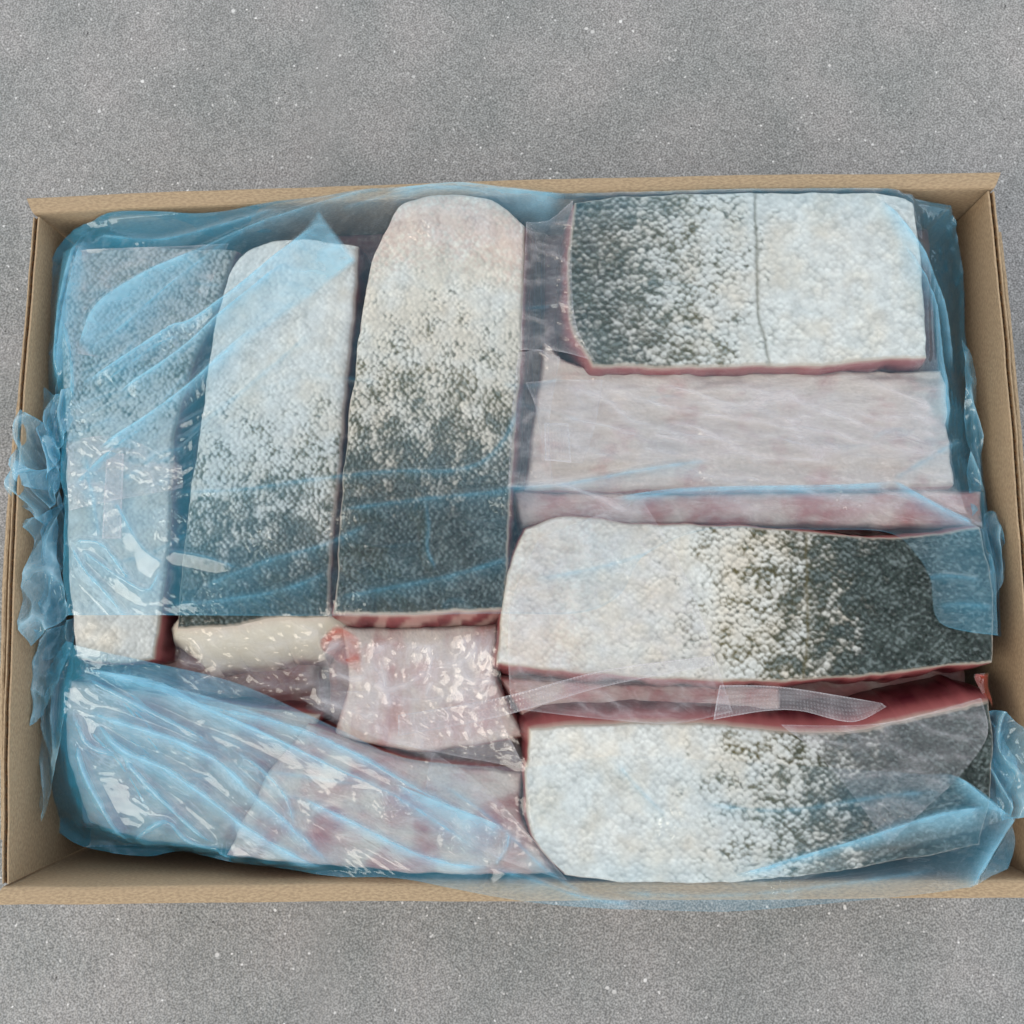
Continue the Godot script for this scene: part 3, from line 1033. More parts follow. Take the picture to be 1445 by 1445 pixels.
	var below := portion("milky pink fish flesh in a loose pouch in front of the tallest central portion",
		[[-106.4, 56.5, -58.1, 58, -9.1, 56], [-9.1, 56, -10.4, 90.5, 7.4, 120.5], [-110.5, 123.6, -54, 133.5, 7.3, 126.4], [-106.4, 56.5, -101, 89.4, -110.5, 123.6]],
		[94, 95, 95, 96], {"skin": false, "axis": 1, "red": 0.25, "dome": 4.0, "step": 1.0, "crumple": 0.8})
	var seam := portion("purplish fish flesh under the ribbed pouch seal between the two lower right portions",
		[[-8.3, 88.5, 76.3, 93.8, 162.4, 96], [162.4, 96, 161.5, 119], [8.7, 120.8, 75.6, 119.8, 161.5, 119], [-8.3, 88.5, 8.7, 120.8]],
		[92, 92, 92, 92], {"skin": false, "axis": 0, "red": 0.7, "dome": 2.0, "step": 1.0})
	portion("greyish fish flesh at the front left corner under slanting blue folds",
		[[-272.6, 88.2, -206.2, 98.8, -128.2, 109.5], [-109.9, 111.4, -127, 144.3, -148.1, 192.6], [-268, 177.4, -229, 187, -150.2, 194.2], [-275.3, 88.5, -279.4, 126.6, -267.1, 177]],
		[97, 95, 78, 92], {"skin": false, "axis": 0, "red": 0.18, "dome": 6.0, "step": 1.0, "dim": 0.82})
	var corner := portion("pinkish white fish flesh at the front centre, beneath a squared fold of blue film",
		[[-125.1, 115.3, -70.6, 135.3, 4.6, 146], [4.6, 146, 5.1, 170.1, 23.2, 201.4], [-173.9, 192.4, -117.1, 198.5, -54, 203.9, 23.2, 206], [-125.1, 115.3, -149, 145.9, -173.3, 192]],
		[100, 102, 103, 106], {"skin": false, "axis": 0, "red": 0.35, "dome": 6.0, "step": 1.0, "ridges": 5.0})
	print("portions ", Time.get_ticks_msec() - t_start)

	# ---- loose ends of the clear pouches
	drape = membrane(90, 1.8, 0.02, [])
	flap("pouch_flap", right, [[17.1, 5.8, 79, -17.9], [79, -17.9, 101, 24, 116.3, 68.1, 128.1, 108.9], [-1.1, 105.9, 56.9, 112.7, 94.1, 115.1, 128.1, 108.9], [17.1, 5.8, -0.4, 47.8, -1.1, 105.9]], 1.2, CLEAR, {"curl": 1.0})
	flap("pouch_seal", right, [[-68.9, 109.8, -9.7, 100, 53.8, 84.1, 116.9, 76.5], [116.9, 76.5, 118.4, 81.9], [-68.9, 122.2, -9.8, 111.3, 53.6, 93.7, 118.4, 81.9], [-68.9, 109.8, -68.9, 122.2]], 2.2, CLEAR, {"alpha": 0.12, "ridged": 0.1, "edge": 0.2, "emboss": 0.22, "step": 0.5, "curl": 0.3, "crumple": 0.2})
	flap("pouch_flap", right, [[120.6, 93.2, 158, 94.8, 213.5, 104.5], [213.5, 104.5, 214.6, 106.2], [115.7, 112.5, 145, 107.9, 165.7, 108.1, 194.4, 114.6, 214.6, 106.2], [120.6, 93.2, 115.7, 112.5]], 6.0, CLEAR, {"alpha": 0.12, "ridged": 0.1, "edge": 0.2, "curl": 4.0, "emboss": 0.12, "step": 0.6})
	flap("pouch_flap", front_right, [[155.8, 116.5, 213.1, 116.3, 272.9, 102.7], [272.9, 102.7, 273.6, 125, 253.9, 148.9], [213.6, 184.4, 230.6, 168.6, 253.9, 148.9], [155.8, 116.5, 175.5, 132.9, 194.8, 156.4, 213.6, 184.4]], 1.4, CLEAR, {"curl": 0.8})
	flap("pouch_flap", below, [[-129.4, 99, -95.2, 95.2, -52.4, 99.8, -9.8, 89.8], [-9.8, 89.8, -9.1, 106.6, 7.4, 140], [-116.5, 105.5, -82.3, 122.5, -35.6, 132.9, 7.4, 140], [-129.4, 99, -125.1, 101.2, -116.5, 105.5]], 2.0, CLEAR, {"curl": 2.5, "crumple": 3.0})
	flap("pouch_flap", below, [[-95.3, 63.4, -52.3, 66.1, -9.4, 58.1], [-9.4, 58.1, -9.6, 77.2, -14.2, 106.5], [-86.6, 110, -52.4, 101.9, -14.2, 106.5], [-95.3, 63.4, -93, 84.7, -86.6, 110]], 2.6, CLEAR, {"curl": 1.0, "crumple": 2.2, "ridged": 0.6, "soft": 5.0, "run": Vector2(0.9, 0.3)})
	flap("pouch_flap", below, [[-114.7, 61.1, -56.6, 63.9, -7.3, 60.3], [-7.3, 60.3, -4.8, 98.3, 9.9, 142], [-125.1, 105.4, -56.8, 136.1, 9.9, 142], [-114.7, 61.1, -117.5, 84.4, -125.1, 105.4]], 3.4, CLEAR, {"curl": 0.0, "crumple": 2.2, "alpha": 0.12, "ridged": 0.45, "soft": 9.0, "run": Vector2(0.5, 0.5)})
	flap("pouch_flap", pink, [[2.6, -34.7, 120.7, -36.1, 266.8, -31.9], [266.8, -31.9, 276.3, -0.9], [6.5, -4.3, 119.6, -2.5, 276.3, -0.9], [2.6, -34.7, 6.5, -4.3]], 2.0, CLEAR, {"curl": 0.0, "crumple": 2.4, "alpha": 0.10, "ridged": 0.5, "soft": 9.0, "run": Vector2(0.2, 0.7)})
	flap("blood_pocket", below, [[-116.4, 65.3, -104.3, 54.8, -90.4, 63.5], [-90.4, 63.5, -88.7, 89], [-116.3, 69.6, -99.9, 82.5, -88.7, 89], [-116.4, 65.3, -116.3, 69.6]], 3.0, BLOOD, {"alpha": 0.30, "ridged": 0.5, "edge": 0.0, "soft": 4.5, "curl": -0.5, "crumple": 1.6, "step": 0.8})
	flap("blood_pocket", right, [[269.2, 88.8, 280, 88.1], [280, 88.1, 282.7, 110.8], [269.1, 90.4, 276.2, 103.3, 282.7, 110.8], [269.2, 88.8, 269.1, 90.4]], 3.0, BLOOD, {"alpha": 0.30, "ridged": 0.5, "edge": 0.0, "soft": 3.0, "curl": -0.5, "crumple": 1.4, "step": 0.8})
	flap("pouch_flap", back_right, [[12.6, -188.4, 26.8, -189.9, 41.5, -202.3], [41.5, -202.3, 39.7, -152.3, 42.6, -120.8, 53.5, -101], [7.6, -108.2, 27.6, -107.8, 53.5, -101], [12.6, -188.4, 10.8, -153, 7.6, -108.2]], 1.2, CLEAR, {"curl": 0.0, "crumple": 3.5})
	flap("pouch_flap", pink, [[6.6, -106.5, 18.9, -108.5, 31.9, -103.8], [31.9, -103.8, 24.7, -64.1, 26.2, -29.1], [-0.5, -25.2, 13.3, -25, 26.2, -29.1], [6.6, -106.5, 1.7, -64.5, -0.5, -25.2]], 1.0, CLEAR, {"curl": 0.0, "crumple": 3.5})
	flap("pouch_flap", pink, [[10.7, -88.6, 31.6, -90.4, 57.6, -89.9], [57.6, -89.9, 52.7, -63.6, 44.5, -39.2], [21.3, -41.4, 30.7, -40.8, 44.5, -39.2], [10.7, -88.6, 16.6, -73, 21.3, -41.4]], 2.0, CLEAR, {"curl": 1.0, "crumple": 1.5})
	flap("pouch_seal", pink, [[21.6, -64.1, 31.1, -64, 36.3, -63.9], [36.3, -63.9, 37.6, -39.8], [21.7, -41.4, 37.6, -39.8], [21.6, -64.1, 21.7, -41.4]], 3.0, CLEAR, {"alpha": 0.12, "ridged": 0.1, "edge": 0.2, "emboss": 0.1, "step": 0.6, "curl": 0.4})
	flap("pouch_flap", pink, [[91.5, -62.8, 165, -79, 250.3, -77.3], [250.3, -77.3, 266, -55.2, 266.4, -25], [69.3, -33.6, 120.3, -25.8, 184, -23, 266.4, -25], [91.5, -62.8, 78.1, -45.6, 69.3, -33.6]], 2.4, CLEAR, {"curl": 1.0, "crumple": 3.0, "ridged": 0.5, "soft": 5.0, "run": Vector2(0.25, 0.9)})
	flap("pouch_flap", pink, [[36, -92.6, 122.4, -88.6, 255.3, -90.3], [255.3, -90.3, 262, -59.6, 264.8, -33.6], [35, -37.6, 120.8, -40.5, 264.8, -33.6], [36, -92.6, 31.1, -64, 35, -37.6]], 1.4, CLEAR, {"curl": 0.0, "crumple": 2.4, "ridged": 0.5, "soft": 8.0, "run": Vector2(0.2, 0.8)})
	flap("pouch_flap", left, [[-275.7, -60.8, -238, -61, -199.1, -41.7], [-199.1, -41.7, -198.8, -28.6], [-272, -16.6, -239.1, -22.7, -198.8, -28.6], [-275.7, -60.8, -272, -16.6]], 2.4, CLEAR, {"curl": 0.5, "crumple": 2.6})
	flap("pouch_seal", left, [[-248.8, -51.5, -237.7, -51.3], [-237.7, -51.3, -237.6, 1.4], [-249.8, 1.2, -237.6, 1.4], [-248.8, -51.5, -249.8, 1.2]], 3.4, CLEAR, {"alpha": 0.12, "ridged": 0.1, "edge": 0.2, "emboss": 0.2, "step": 0.6, "curl": 0.2, "crumple": 0.3})
	flap("pouch_flap", second, [[-203.5, 58.6, -159.1, 54.1, -112.6, 51.3], [-112.6, 51.3, -110.8, 71.6, -110.6, 94.8], [-204.1, 98.5, -165, 98.9, -112.3, 95.2], [-203.5, 58.6, -203.9, 79, -201.3, 98]], 1.6, CLEAR, {"curl": 0.0, "crumple": 2.6, "soft": 6.0})
	flap("pouch_flap", corner, [[-48.1, 131.8, -31.3, 141.4, -14.6, 152.6], [-14.6, 152.6, 6.1, 174.4, 30.5, 203.3], [-52.4, 159.7, -15, 188.5, 30.5, 203.3], [-48.1, 131.8, -50.7, 145.4, -52.4, 159.7]], 1.6, CLEAR, {"curl": 1.0, "crumple": 1.0})
	flap("pouch_flap", left, [[-275.4, -183.9, -231.6, -182.8, -172.7, -181.4], [-172.7, -181.4, -185.7, -150.3, -194, -114], [-273.1, -116.6, -234.2, -110.3, -194, -114], [-275.4, -183.9, -276.1, -152.4, -273.1, -116.6]], 1.5, CLEAR, {"curl": 0.5, "crumple": 0.5})

	# ---- the blue liner
	var bag := thing("blue_liner_bag", "crumpled translucent blue plastic liner folded over the packed fish, bunched at the left wall", "plastic liner", Vector3(0, 8, 0))
	var u_back := [-292.6, 95, -190.1, -276.8, 100, -201.1, -250.5, 108, -205.7, -217.1, 112, -205.1, -184.4, 115, -203.1, -138.9, 118, -208.1, -67.2, 122, -213.7, -31.8, 125, -212.3, -5.7, 124, -210.3, 38, 120, -207.7, 81.5, 121, -207, 150.7, 122, -206.6, 228.4, 121, -205, 251.4, 116, -200.7, 277.9, 105, -200.1]
	var u_left := [-292.6, 95, -190.1, -302.6, 90, -168.3, -306.5, 85, -131.9, -307.1, 80, -95.3, -300, 80, -67, -291.1, 82, -38.7, -283.8, 88, -1.4, -277.1, 95, 47.2]
	var u_right := [277.9, 105, -200.1, 284.5, 95, -185.4, 291.1, 85, -156.3, 292.1, 80, -125.2, 294.7, 80, -92.7, 294.5, 85, -64.3, 292.8, 92, -27.3, 290, 102, 0.1, 290.5, 110, 26.3, 289.5, 110, 67.4]
	var u_hem := [-267.1, 47.6, -222.1, 48.2, -110.7, 50.1, -4.7, 50.2, 41.6, 50.4, 65.4, 40.3, 80.3, 17.3, 118.6, 2.2, 181.5, 3.2, 223.2, 5.5, 239, 19.7, 244.9, 34.4, 250.1, 59.4, 286.5, 67.3]
	var l_back := [-277.5, 97, 63.4, -218, 109, 76.8, -164.4, 111, 90.9, -103, 111, 118.3, -61.8, 112, 135.1, 7.6, 119, 139.3, 60.3, 122, 133, 113.4, 122, 135.9, 158, 122, 138.7, 231.2, 120, 144.8, 256, 118, 147.3, 287.4, 112, 170.9]
	var l_left := [-277.5, 97, 63.4, -303.8, 70, 88.4, -318.1, 60, 111.6, -321.9, 55, 139.3, -317.7, 50, 167.3, -310.2, 48, 179]
	var l_front := [-310.2, 48, 179, -284.4, 52, 195.1, -240.6, 60, 200.8, -210.7, 70, 195.9, -176, 85, 198.9, -139.4, 98, 200.5, -102.8, 110, 202.9, -69, 118, 202, -36.4, 119, 207.6, -9.4, 119, 212.8, 17.5, 119, 216.5, 50.4, 119, 218.7, 111, 119, 221.3, 146.5, 119, 219.9, 184.8, 119, 216.6, 230.3, 119, 212.6, 259.7, 117, 208.1, 284.3, 112, 200.4]
	var l_right := [287.4, 112, 170.9, 290.1, 110, 186.5, 284.3, 112, 200.4]
	liner = membrane(150, 3.6, 0.015, [line3(u_back), line3(u_left), line3(u_right), line3(l_left), line3(l_front), line3(l_right)])
	# folds at the back left, pulling up to the right
	fold([-270.9, -117.3, -260.1, -145.3, -230.1, -165.2, -192.1, -178.1, -140.3, -197.6, -68.6, -216.2], 2.6, 9.0)
	fold([-270.8, -115.5, -246.6, -129, -214.1, -155.7, -176, -180.9, -131.4, -204.8], 2.2, 8.0, 0.6)
	fold([-267.9, -96, -253.9, -103.4, -211.2, -128.2, -195.7, -132.4, -170.9, -146.5, -126.7, -182, -108.9, -196.8], 3.6, 8.0, 0.3)
	fold([-253.7, -95.7, -221.7, -117.1, -200.9, -124.9], 2.4, 6.0)
	fold([-245.4, -88.8, -202.9, -113.6, -173, -136.5, -131, -169.8], 3.4, 9.0, 0.4)
	fold([-255.5, -54.7, -246.8, -59.8, -223.3, -73.6, -190.5, -95.3, -172.6, -111.2, -148.4, -129.1], 3.2, 9.0, 0.3)
	fold([-272.2, -199.7, -278.6, -171, -283.1, -143.3, -286, -97.8], 4.0, 9.0, 0.6)
	fold([-282.6, -143.3, -274, -116.6, -271.1, -83.9], 3.0, 7.0)
	fold([-267.6, -196.1, -221.2, -187.6, -171.7, -195.6, -140.4, -205], 2.0, 8.0)
	fold([-107.3, -199.1, -67.5, -209, -32.2, -210.9, 2.9, -203.6], 1.6, 7.0)
	# left, over the pale portion
	fold([-270, 2.6, -261.1, 17.9, -246.2, 33.7, -230, 52.3], 3.0, 6.0)
	fold([-269.1, 2.2, -250.6, 3.8, -240.3, 14.3, -229.8, 29.2], 3.0, 6.0)
	fold([-264.6, 6.2, -231.6, 28.3, -218.4, 32.8, -211.8, 17.4], 2.6, 6.0)
	fold([-243.6, -24.9, -225.2, 5.9, -208.3, 18.3], 2.0, 8.0)
	fold([-270.2, -29.8, -248.8, -51.5, -222.7, -68.7], 2.4, 6.0)
	fold([-262.1, -51.7, -256.8, -25.2, -251.6, 1.2], 2.0, 6.0)
	# across the middle
	fold([-211.5, -26.2, -162.9, -26.3, -119.7, -31.6, -68, -35.5, -33.6, -35.3, -12.1, -42.7, 4.5, -67.7, 9.2, -98.3], 1.5, 5.0, 0.5)
	fold([-209.7, 9, -184.4, 13.7, -162.7, 20.9], 1.8, 5.0)
	fold([-188.8, 33.3, -148.1, 17.7, -109.9, 7.1, -81.2, -5.3], 1.8, 9.0)
	fold([-106.3, 40, -68, 33.4, -34, 27.1, 4.2, 16.2], 1.8, 8.0)
	fold([-106.6, -12.4, -50.8, -18.4, 2.2, -22.7, 34.6, -24.7], 1.6, 8.0)
	fold([-50.8, -21, -47.9, -3.7, -49.2, 11.2, -43.3, 24.4], 1.2, 4.0)
	fold([-209, 42.9, -170.4, 39.6, -136.2, 34.1, -106.4, 23.1], 1.6, 9.0)
	# right
	fold([227.3, -198.7, 243.3, -174.8, 259.4, -150.4, 270.8, -132.8, 276.1, -94.6], 3.4, 9.0, 0.4)
	fold([237.2, -173.2, 253.1, -143.4, 260.8, -129.5, 264, -89.1, 266.2, -54.1], 3.6, 9.0, 0.4)
	fold([-12.6, -23.7, 30.5, -26, 83.9, -35, 125.1, -40.4], 3.0, 9.0)
	fold([60.3, -16.4, 83.4, -18.6, 104.9, -21.7, 141.5, -21.9, 200.8, -21.8, 231.4, -24.7], 3.4, 7.0)
	fold([228.5, -25.6, 246.8, -14.2, 265.1, -3.2, 276.1, 1.7], 3.6, 8.0, 0.4)
	fold([228.5, -25.6, 261.2, -44.5, 279.4, -52.8], 2.0, 6.0)
	fold([10.4, 31.1, 54.8, 23.3, 97.2, 11.3, 118.4, 4], 1.5, 7.0)
	fold([237.9, 33.5, 254.6, 31.3, 277.1, 34.1], 1.4, 5.0)
	fold([249.4, 49.5, 261.9, 48, 282.3, 49.9], 1.4, 5.0)
	# front left fan
	fold([-266.5, 80.8, -217.4, 88.1, -184, 104.4, -143.6, 121.5, -102.7, 140.5, -71.9, 153.5, -35.6, 175.8, -11.6, 194.5], 3.6, 9.0, 0.4)
	fold([-262.2, 80, -216.1, 90.6, -188.8, 101.9, -149.3, 110.6, -119.8, 119.3, -91.8, 132, -64.3, 147, -34.6, 162, -3.9, 173.2], 4.2, 9.0, 0.35)
	fold([-264.2, 82.9, -214.8, 107.9, -187.1, 121.9, -180.9, 130.3], 3.4, 8.0)
	fold([-263.5, 105.3, -234.8, 113.1, -203.7, 123, -185.6, 131.1, -174.9, 137, -154.6, 154, -127.8, 174.7, -105.4, 198], 4.0, 9.0, 0.4)
	fold([-257.9, 107.8, -236, 128.6, -208.2, 140.5, -173.5, 163.6, -143.9, 181.1, -107.4, 200.5], 4.4, 9.0, 0.4)
	fold([-238.9, 130.7, -218.8, 152.7, -194.6, 175.7, -179, 187.8], 3.6, 8.0)
	fold([-266.6, 107.6, -259.5, 125.4, -240.2, 132.4], 3.0, 7.0)
	fold([-267, 124.1, -260.6, 147, -249.9, 168.1, -238, 188.2], 4.0, 9.0)
	fold([-167.7, 129.2, -146.1, 142.7, -133.6, 157.3, -128.7, 174.2], 3.6, 8.0)
	fold([-128.4, 155, -92, 170.9, -66.8, 182.8, -42.5, 191.5, -12.5, 196.6], 4.2, 8.0, 0.4)
	fold([-3.9, 172.8, -3.1, 182.5, -11.6, 195.7], 4.0, 6.0)
	fold([-14.8, 195.5, 12.3, 202.8, 38.5, 211.7, 71.1, 216.6], 2.8, 9.0)
	fold([-236.4, 187.4, -211.1, 171.9, -197.9, 184.4, -167.8, 192.8], 3.0, 9.0)
	fold([-43.2, 148.4, -10.2, 170.8, 18.2, 197, 42.4, 211.8], 2.4, 9.0)
	# front right
	fold([124, 202, 152.7, 192.7, 196.5, 180.3, 240.8, 167.1, 275.2, 163.4], 4.0, 9.0, 0.3)
	fold([254.5, 145.8, 269.9, 159.2, 285.6, 170.8], 3.4, 7.0)
	fold([291.5, 167.7, 274.1, 189, 259.2, 209.3], 3.4, 7.0)
	fold([105.1, 159.7, 153.8, 164.1, 215.1, 156.6, 247.5, 155.2], 1.8, 8.0)
	fold([60.5, 137.1, 72.5, 151.4, 88.5, 167.6], 1.4, 7.0)
	fold([50.6, 209.5, 111.5, 212.2, 172.2, 207.8, 245, 198.4], 1.6, 8.0)

	# lesser folds between the main ones, fanning from where the film is bunched at the left
	for k in 26:
		var p0: Vector2 = Vector2(-258.0, 78.0) + Vector2(rng.randf_range(-4, 10), rng.randf_range(-14, 60))
		var ang := rng.randf_range(0.15, 1.05)
		var far := rng.randf_range(50, 210)
		var p1 := p0 + Vector2(cos(ang), sin(ang) * 0.85) * far
		p0 = p0.lerp(p1, rng.randf_range(0.0, 0.55))
		if p1.y > 185.0:
			continue
		var m1 := (p0 + p1) / 2 + Vector2(rng.randf_range(-5, 5), rng.randf_range(-5, 5))
		fold([p0.x, p0.y, m1.x, m1.y, p1.x, p1.y], rng.randf_range(0.5, 1.6), rng.randf_range(3, 6), rng.randf_range(0.25, 0.8), rng.randf_range(0.05, 0.2))
	for k in 18:
		var p0 := Vector2(rng.randf_range(-285, -190), rng.randf_range(-150, 20))
		var ang := rng.randf_range(-0.75, -0.3)
		var p1 := p0 + Vector2(cos(ang), sin(ang)) * rng.randf_range(30, 110)
		if p1.y < -190.0:
			continue
		var m1 := (p0 + p1) / 2 + Vector2(rng.randf_range(-4, 4), rng.randf_range(-4, 4))
		fold([p0.x, p0.y, m1.x, m1.y, p1.x, p1.y], rng.randf_range(0.5, 1.5), rng.randf_range(3, 6), rng.randf_range(0.25, 0.8), rng.randf_range(0.05, 0.18))
	for k in 22:
		var p0 := Vector2(rng.randf_range(-230, 230), rng.randf_range(-160, 60))
		var ang := rng.randf_range(-0.35, 0.25)
		var p1 := p0 + Vector2(cos(ang), sin(ang)) * rng.randf_range(15, 60)
		var m1 := (p0 + p1) / 2 + Vector2(rng.randf_range(-4, 4), rng.randf_range(-4, 4))
		fold([p0.x, p0.y, m1.x, m1.y, p1.x, p1.y], rng.randf_range(0.4, 1.0), rng.randf_range(2, 5), rng.randf_range(0.25, 0.8), rng.randf_range(0.02, 0.12))
	for spot in [[-208, -6.9], [-167.3, 75.2], [-150.1, 81.7], [-1.9, -14.1], [-31.2, 179.3], [-10.6, 184.1], [-269, -74.9], [-257.8, -29.8], [-206.3, -126.8], [-146.7, 7.1], [-180.9, 41], [-94.6, 44.3], [215, 164.7], [276.8, 145.2], [-237.2, 74.4], [-132, 175.1], [67.5, 23.4], [152.5, 204], [92.5, 171.8], [119.8, -26.9], [-69, 159.3], [-102.9, -4.9], [-50.2, -184.8], [270.4, -163.8], [203.4, -16.8]]:
		crinkle(spot, 14.0, 2.4)
	liner_sheet("upper_sheet", bag, [flat(u_back), flat(u_right), u_hem, flat(u_left)], 0.9)
	liner_sheet("lower_sheet", bag, [flat(l_back), flat(l_right), flat(l_front), flat(l_left)], 0.9)
	liner_side("side_fold", bag, u_left, 60.0, 1.0)
	liner_side("side_fold", bag, u_right, 55.0, 1.0)
	liner_side("side_fold", bag, l_left, 45.0, 1.0)
	liner_side("side_fold", bag, u_back, 45.0, 1.0)
	# pleats: where the film lies doubled over itself, pale with painted sheen
	pleat(bag, [-271.4, -119.1, -260.1, -146.2, -230.1, -166.6, -192.1, -179.5], [-269.4, -114.5, -246.6, -129.9, -214.1, -156.6, -184.9, -175.6])
	pleat(bag, [-268.8, -96, -253.9, -104.3, -211.2, -129.2, -195.7, -133.4, -171, -147.4, -126.7, -183], [-265.2, -93.7, -250.2, -100.6, -211.1, -124.2, -192.9, -129.2, -168.2, -143.2, -124, -179.7])
	pleat(bag, [-246.3, -88.8, -202.9, -114.5, -173, -137.4, -131.1, -170.7], [-244.5, -86.6, -201.5, -111.3, -170.7, -134.2, -129.2, -167.9])
	pleat(bag, [-256.4, -54.7, -223.3, -74.5, -190.5, -96.2, -161.6, -119.5], [-254.1, -51.6, -221, -70.9, -187.8, -92.6, -158.9, -116.7])
	pleat(bag, [-270.4, -198.1, -276.7, -169.5, -281.2, -142.1, -285, -96.8], [-263.9, -194.2, -268.5, -169.3, -273, -141.9, -277.8, -96.7])
	pleat(bag, [-266.5, 79.1, -217.5, 86.4, -184, 102.8, -143.6, 120.7, -102.7, 139.7], [-265.5, 85, -217.3, 93.6, -183.9, 108.6, -143.5, 126.5, -102.7, 144.2])
	pleat(bag, [-262.2, 78.3, -216.1, 88.1, -149.3, 108.1, -91.8, 130.3, -64.3, 145.4], [-260.4, 81.7, -216, 93.2, -149.2, 114, -91.8, 135.3, -64.3, 149.5], 1.1)
	pleat(bag, [-263.5, 104.4, -234.9, 112.3, -203.7, 122.2, -174.9, 136.1, -154.6, 153.2, -127.8, 173.9, -105.4, 197.2], [-262.1, 107.8, -234.8, 115.2, -203.7, 125.9, -176.5, 140.3, -157.5, 156.9, -131.1, 177.5, -107.4, 198.8])
	pleat(bag, [-258.8, 106.9, -236.1, 127.7, -208.2, 139.7, -173.5, 162.8, -143.9, 180.3, -107.4, 199.7], [-256.9, 110.7, -237.2, 131.9, -209.4, 144.7, -174.7, 167.3, -145.6, 184.7, -110.8, 201.3])
	pleat(bag, [-128.4, 154.2, -92, 170, -66.8, 182, -42.5, 190.7, -12.5, 195.8], [-128.4, 157.5, -92, 174.1, -66.8, 186.1, -42.5, 194.4, -14.2, 197.4])
	pleat(bag, [-69, 147.8, -34.6, 161.2, -3.9, 172.8], [-71.1, 154.3, -39.7, 173.3, -11.6, 195.3], 1.3)
	pleat(bag, [122.4, 201.2, 152.7, 191.5, 196.6, 179.1, 240.8, 165.9, 275.3, 162.2], [123.1, 203.6, 152.6, 194.7, 201.2, 183.5, 240.2, 177.4, 274.8, 171])
	pleat(bag, [253.7, 145, 269.9, 158, 286.5, 169.2], [250.7, 148.2, 267.6, 163.5, 284.7, 172.4])
	pleat(bag, [291.4, 169.3, 275.7, 189, 261.6, 208.5], [287.5, 167.7, 270, 188.9, 257.6, 210.1])
	pleat(bag, [60.3, -18.1, 104.9, -23.4, 201, -24.4, 231.5, -26.4], [60.2, -14.7, 104.8, -19.1, 200.7, -18.8, 231.2, -21.3])
	pleat(bag, [228.6, -27.4, 246.9, -15.9, 275.4, -0], [228.3, -22.2, 245.8, -11.6, 271.9, 2.4])
	pleat(bag, [227.3, -199.6, 243.4, -176.6, 259.5, -152.1, 271.6, -132.8, 277, -94.5], [224.6, -196, 239.7, -172.2, 255.5, -147.8, 267.2, -129.8, 272.7, -94.6])
	pleat(bag, [252, -146.1, 261.7, -129.5, 265.7, -89.1, 267.8, -54], [248.4, -143.5, 257.8, -128.3, 261.5, -89.2, 263.7, -54.1])
	pleat(bag, [-76.7, -212, -32.4, -214.5, 2.9, -210.8, 40.6, -207.1], [-74.5, -202.7, -32.4, -209, 2.7, -197.1, 32.4, -185.9], 1.0)
	pleat(bag, [-115.9, -201.4, -103.4, -183.7, -89.1, -165.6], [-151, -155.7, -152.5, -137.7, -153.1, -118.8], 1.0)
	# bunched film along both side walls
	ruffle("gather", bag, [[-303.3, -80, -295.1, -75.4, -288.6, -69.9, -282.9, -60.8], [-287.7, -62.7, -283.4, -45.4, -289.3, -31.9], [-308.6, -45.2, -304.6, -35.2, -297.3, -31.5, -287.4, -31.4], [-302.3, -79.6, -305.4, -66.2, -303.1, -52.8, -304.5, -43.9]], 96, 112, 9.0, 11.0)
	ruffle("gather", bag, [[-303.9, -47.8, -293.8, -42.2, -281.5, -45.6], [-286.2, -47.2, -286.4, -27.4, -292.1, -8.7], [-304.1, -20.3, -297.7, -16.6, -291.1, -8.5], [-302.8, -47.4, -308.4, -30.7, -299.1, -19.1]], 94, 111, 9.0, 47.0)
	ruffle("gather", bag, [[-302.7, -11.8, -293, -14.3, -280.9, -26.6], [-283.7, -27.3, -286.2, 3.9, -275.8, 46.4], [-295.3, 66.1, -289.4, 59.3, -282.5, 54.2, -273, 46.5], [-301.7, -11.6, -294.9, 4.4, -299.9, 34.9, -300.1, 52.2, -294.3, 66.1]], 92, 106, 8.0, 83.0)
	ruffle("gather", bag, [[-307, 52.1, -293.4, 56.7, -273.9, 49], [-272.1, 49.1, -274, 74.3, -281, 100.2], [-312.7, 119.3, -302.8, 115, -292.2, 101.8], [-312.1, 52, -313.6, 83.2, -307.7, 118.4]], 94, 80, 8.0, 120.0)
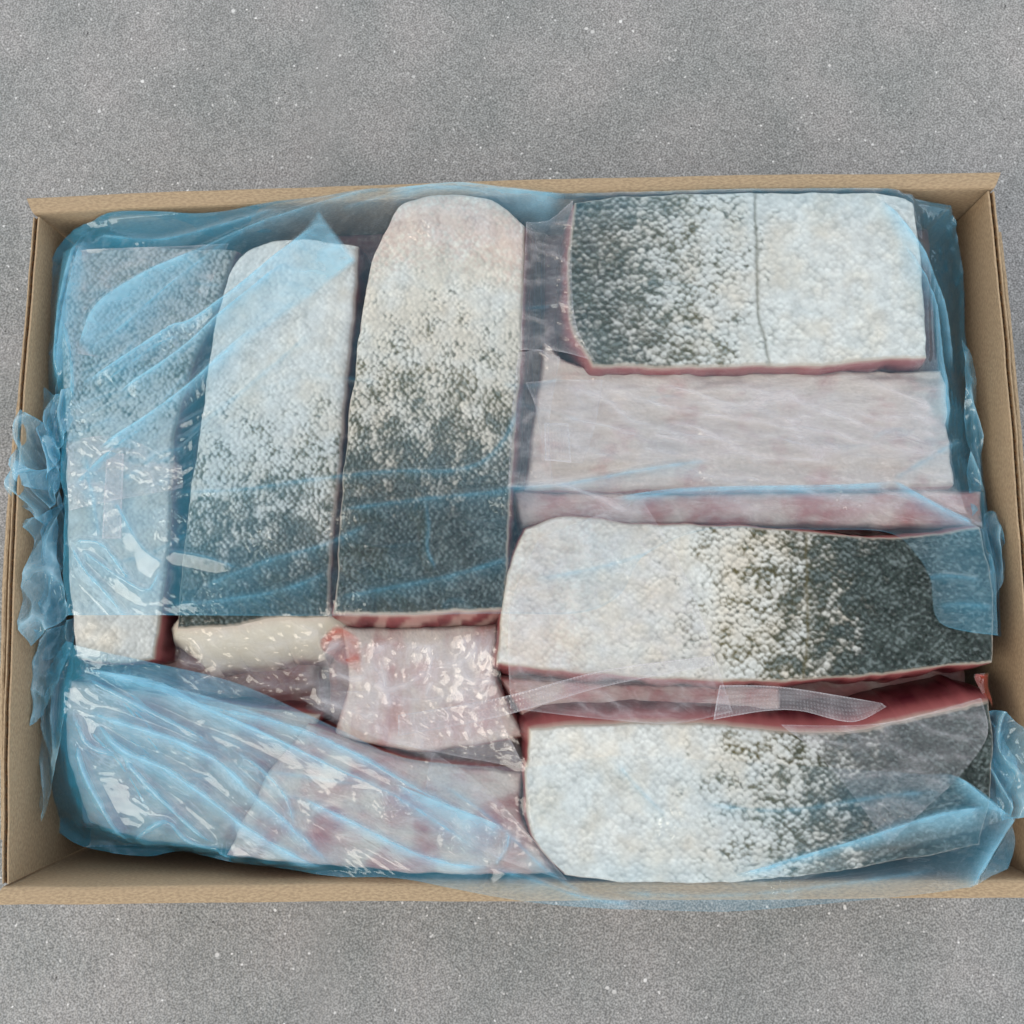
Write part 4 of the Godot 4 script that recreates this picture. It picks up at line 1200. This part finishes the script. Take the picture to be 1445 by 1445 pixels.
	ruffle("gather", bag, [[-300.7, 87.2, -287.7, 78.6, -272, 67.9], [-273.3, 67.9, -273, 105, -273.9, 130.9, -279.7, 169.3], [-305.6, 169.9, -300, 172.6, -293.5, 174.4], [-310.1, 88, -313.7, 114.7, -308.1, 141.3, -298.9, 167.6]], 97, 66, 5.0, 411.0, 0.12)
	ruffle("gather", bag, [[-297.1, -98, -285.9, -90.9, -273.3, -96.2], [-272.4, -95.7, -275.1, -67.5, -285.8, -37.9], [-293.6, -50.1, -290.4, -36.5, -286.8, -38.2], [-297.1, -98, -297.1, -72.8, -293.6, -50.1]], 104, 98, 8.0, 150.0)
	ruffle("gather", bag, [[-305.2, -133.3, -299.7, -137.9, -290.3, -137.7], [-290.3, -137.7, -284.7, -29.6, -279.9, 61.4], [-308.2, 70.2, -295.1, 74.9, -284.4, 61.5], [-310.1, -136.2, -309.1, -31.3, -308.2, 70.2]], 84, 74, 10.0, 190.0)
	ruffle("gather", bag, [[283.3, -117.9, 288.9, -108.7, 292.8, -99.5], [292.8, -99.5, 293.5, -81.3, 295.3, -54.3, 293.9, -3.2], [281.2, -5.2, 287.5, -9.5, 292.2, -2.9], [283.3, -117.9, 283.6, -63.5, 282.8, -5.6]], 86, 94, 6.0, 230.0)
	ruffle("gather", bag, [[286.4, -5.6, 296, -8.1, 300, 9.4], [300, 9.4, 301.5, 25.8, 293.5, 45.4], [284.6, 38.5, 288.4, 45.4, 292.7, 45.5], [286.4, -5.6, 288.5, 17, 285.5, 38.5]], 94, 102, 6.0, 260.0)
	ruffle("gather", bag, [[280.2, 111.1, 288.4, 111.2, 296.1, 119.5], [297.8, 119.9, 302.1, 142.9, 297, 171.2], [285.2, 174.5, 290.3, 171.3, 295.2, 170.5], [279.4, 111, 282, 133.8, 284.4, 174.1]], 114, 104, 7.0, 300.0)
	ruffle("gather", bag, [[280.8, 114.4, 285.3, 121.8, 288.9, 130], [288.9, 130, 293.8, 142.3, 287.9, 170.5], [257.9, 168.3, 269.5, 165.2, 287.1, 170.1], [280, 114.2, 282.9, 133.8, 257.9, 168.3]], 110, 106, 5.0, 340.0)
	print("all ", Time.get_ticks_msec() - t_start)
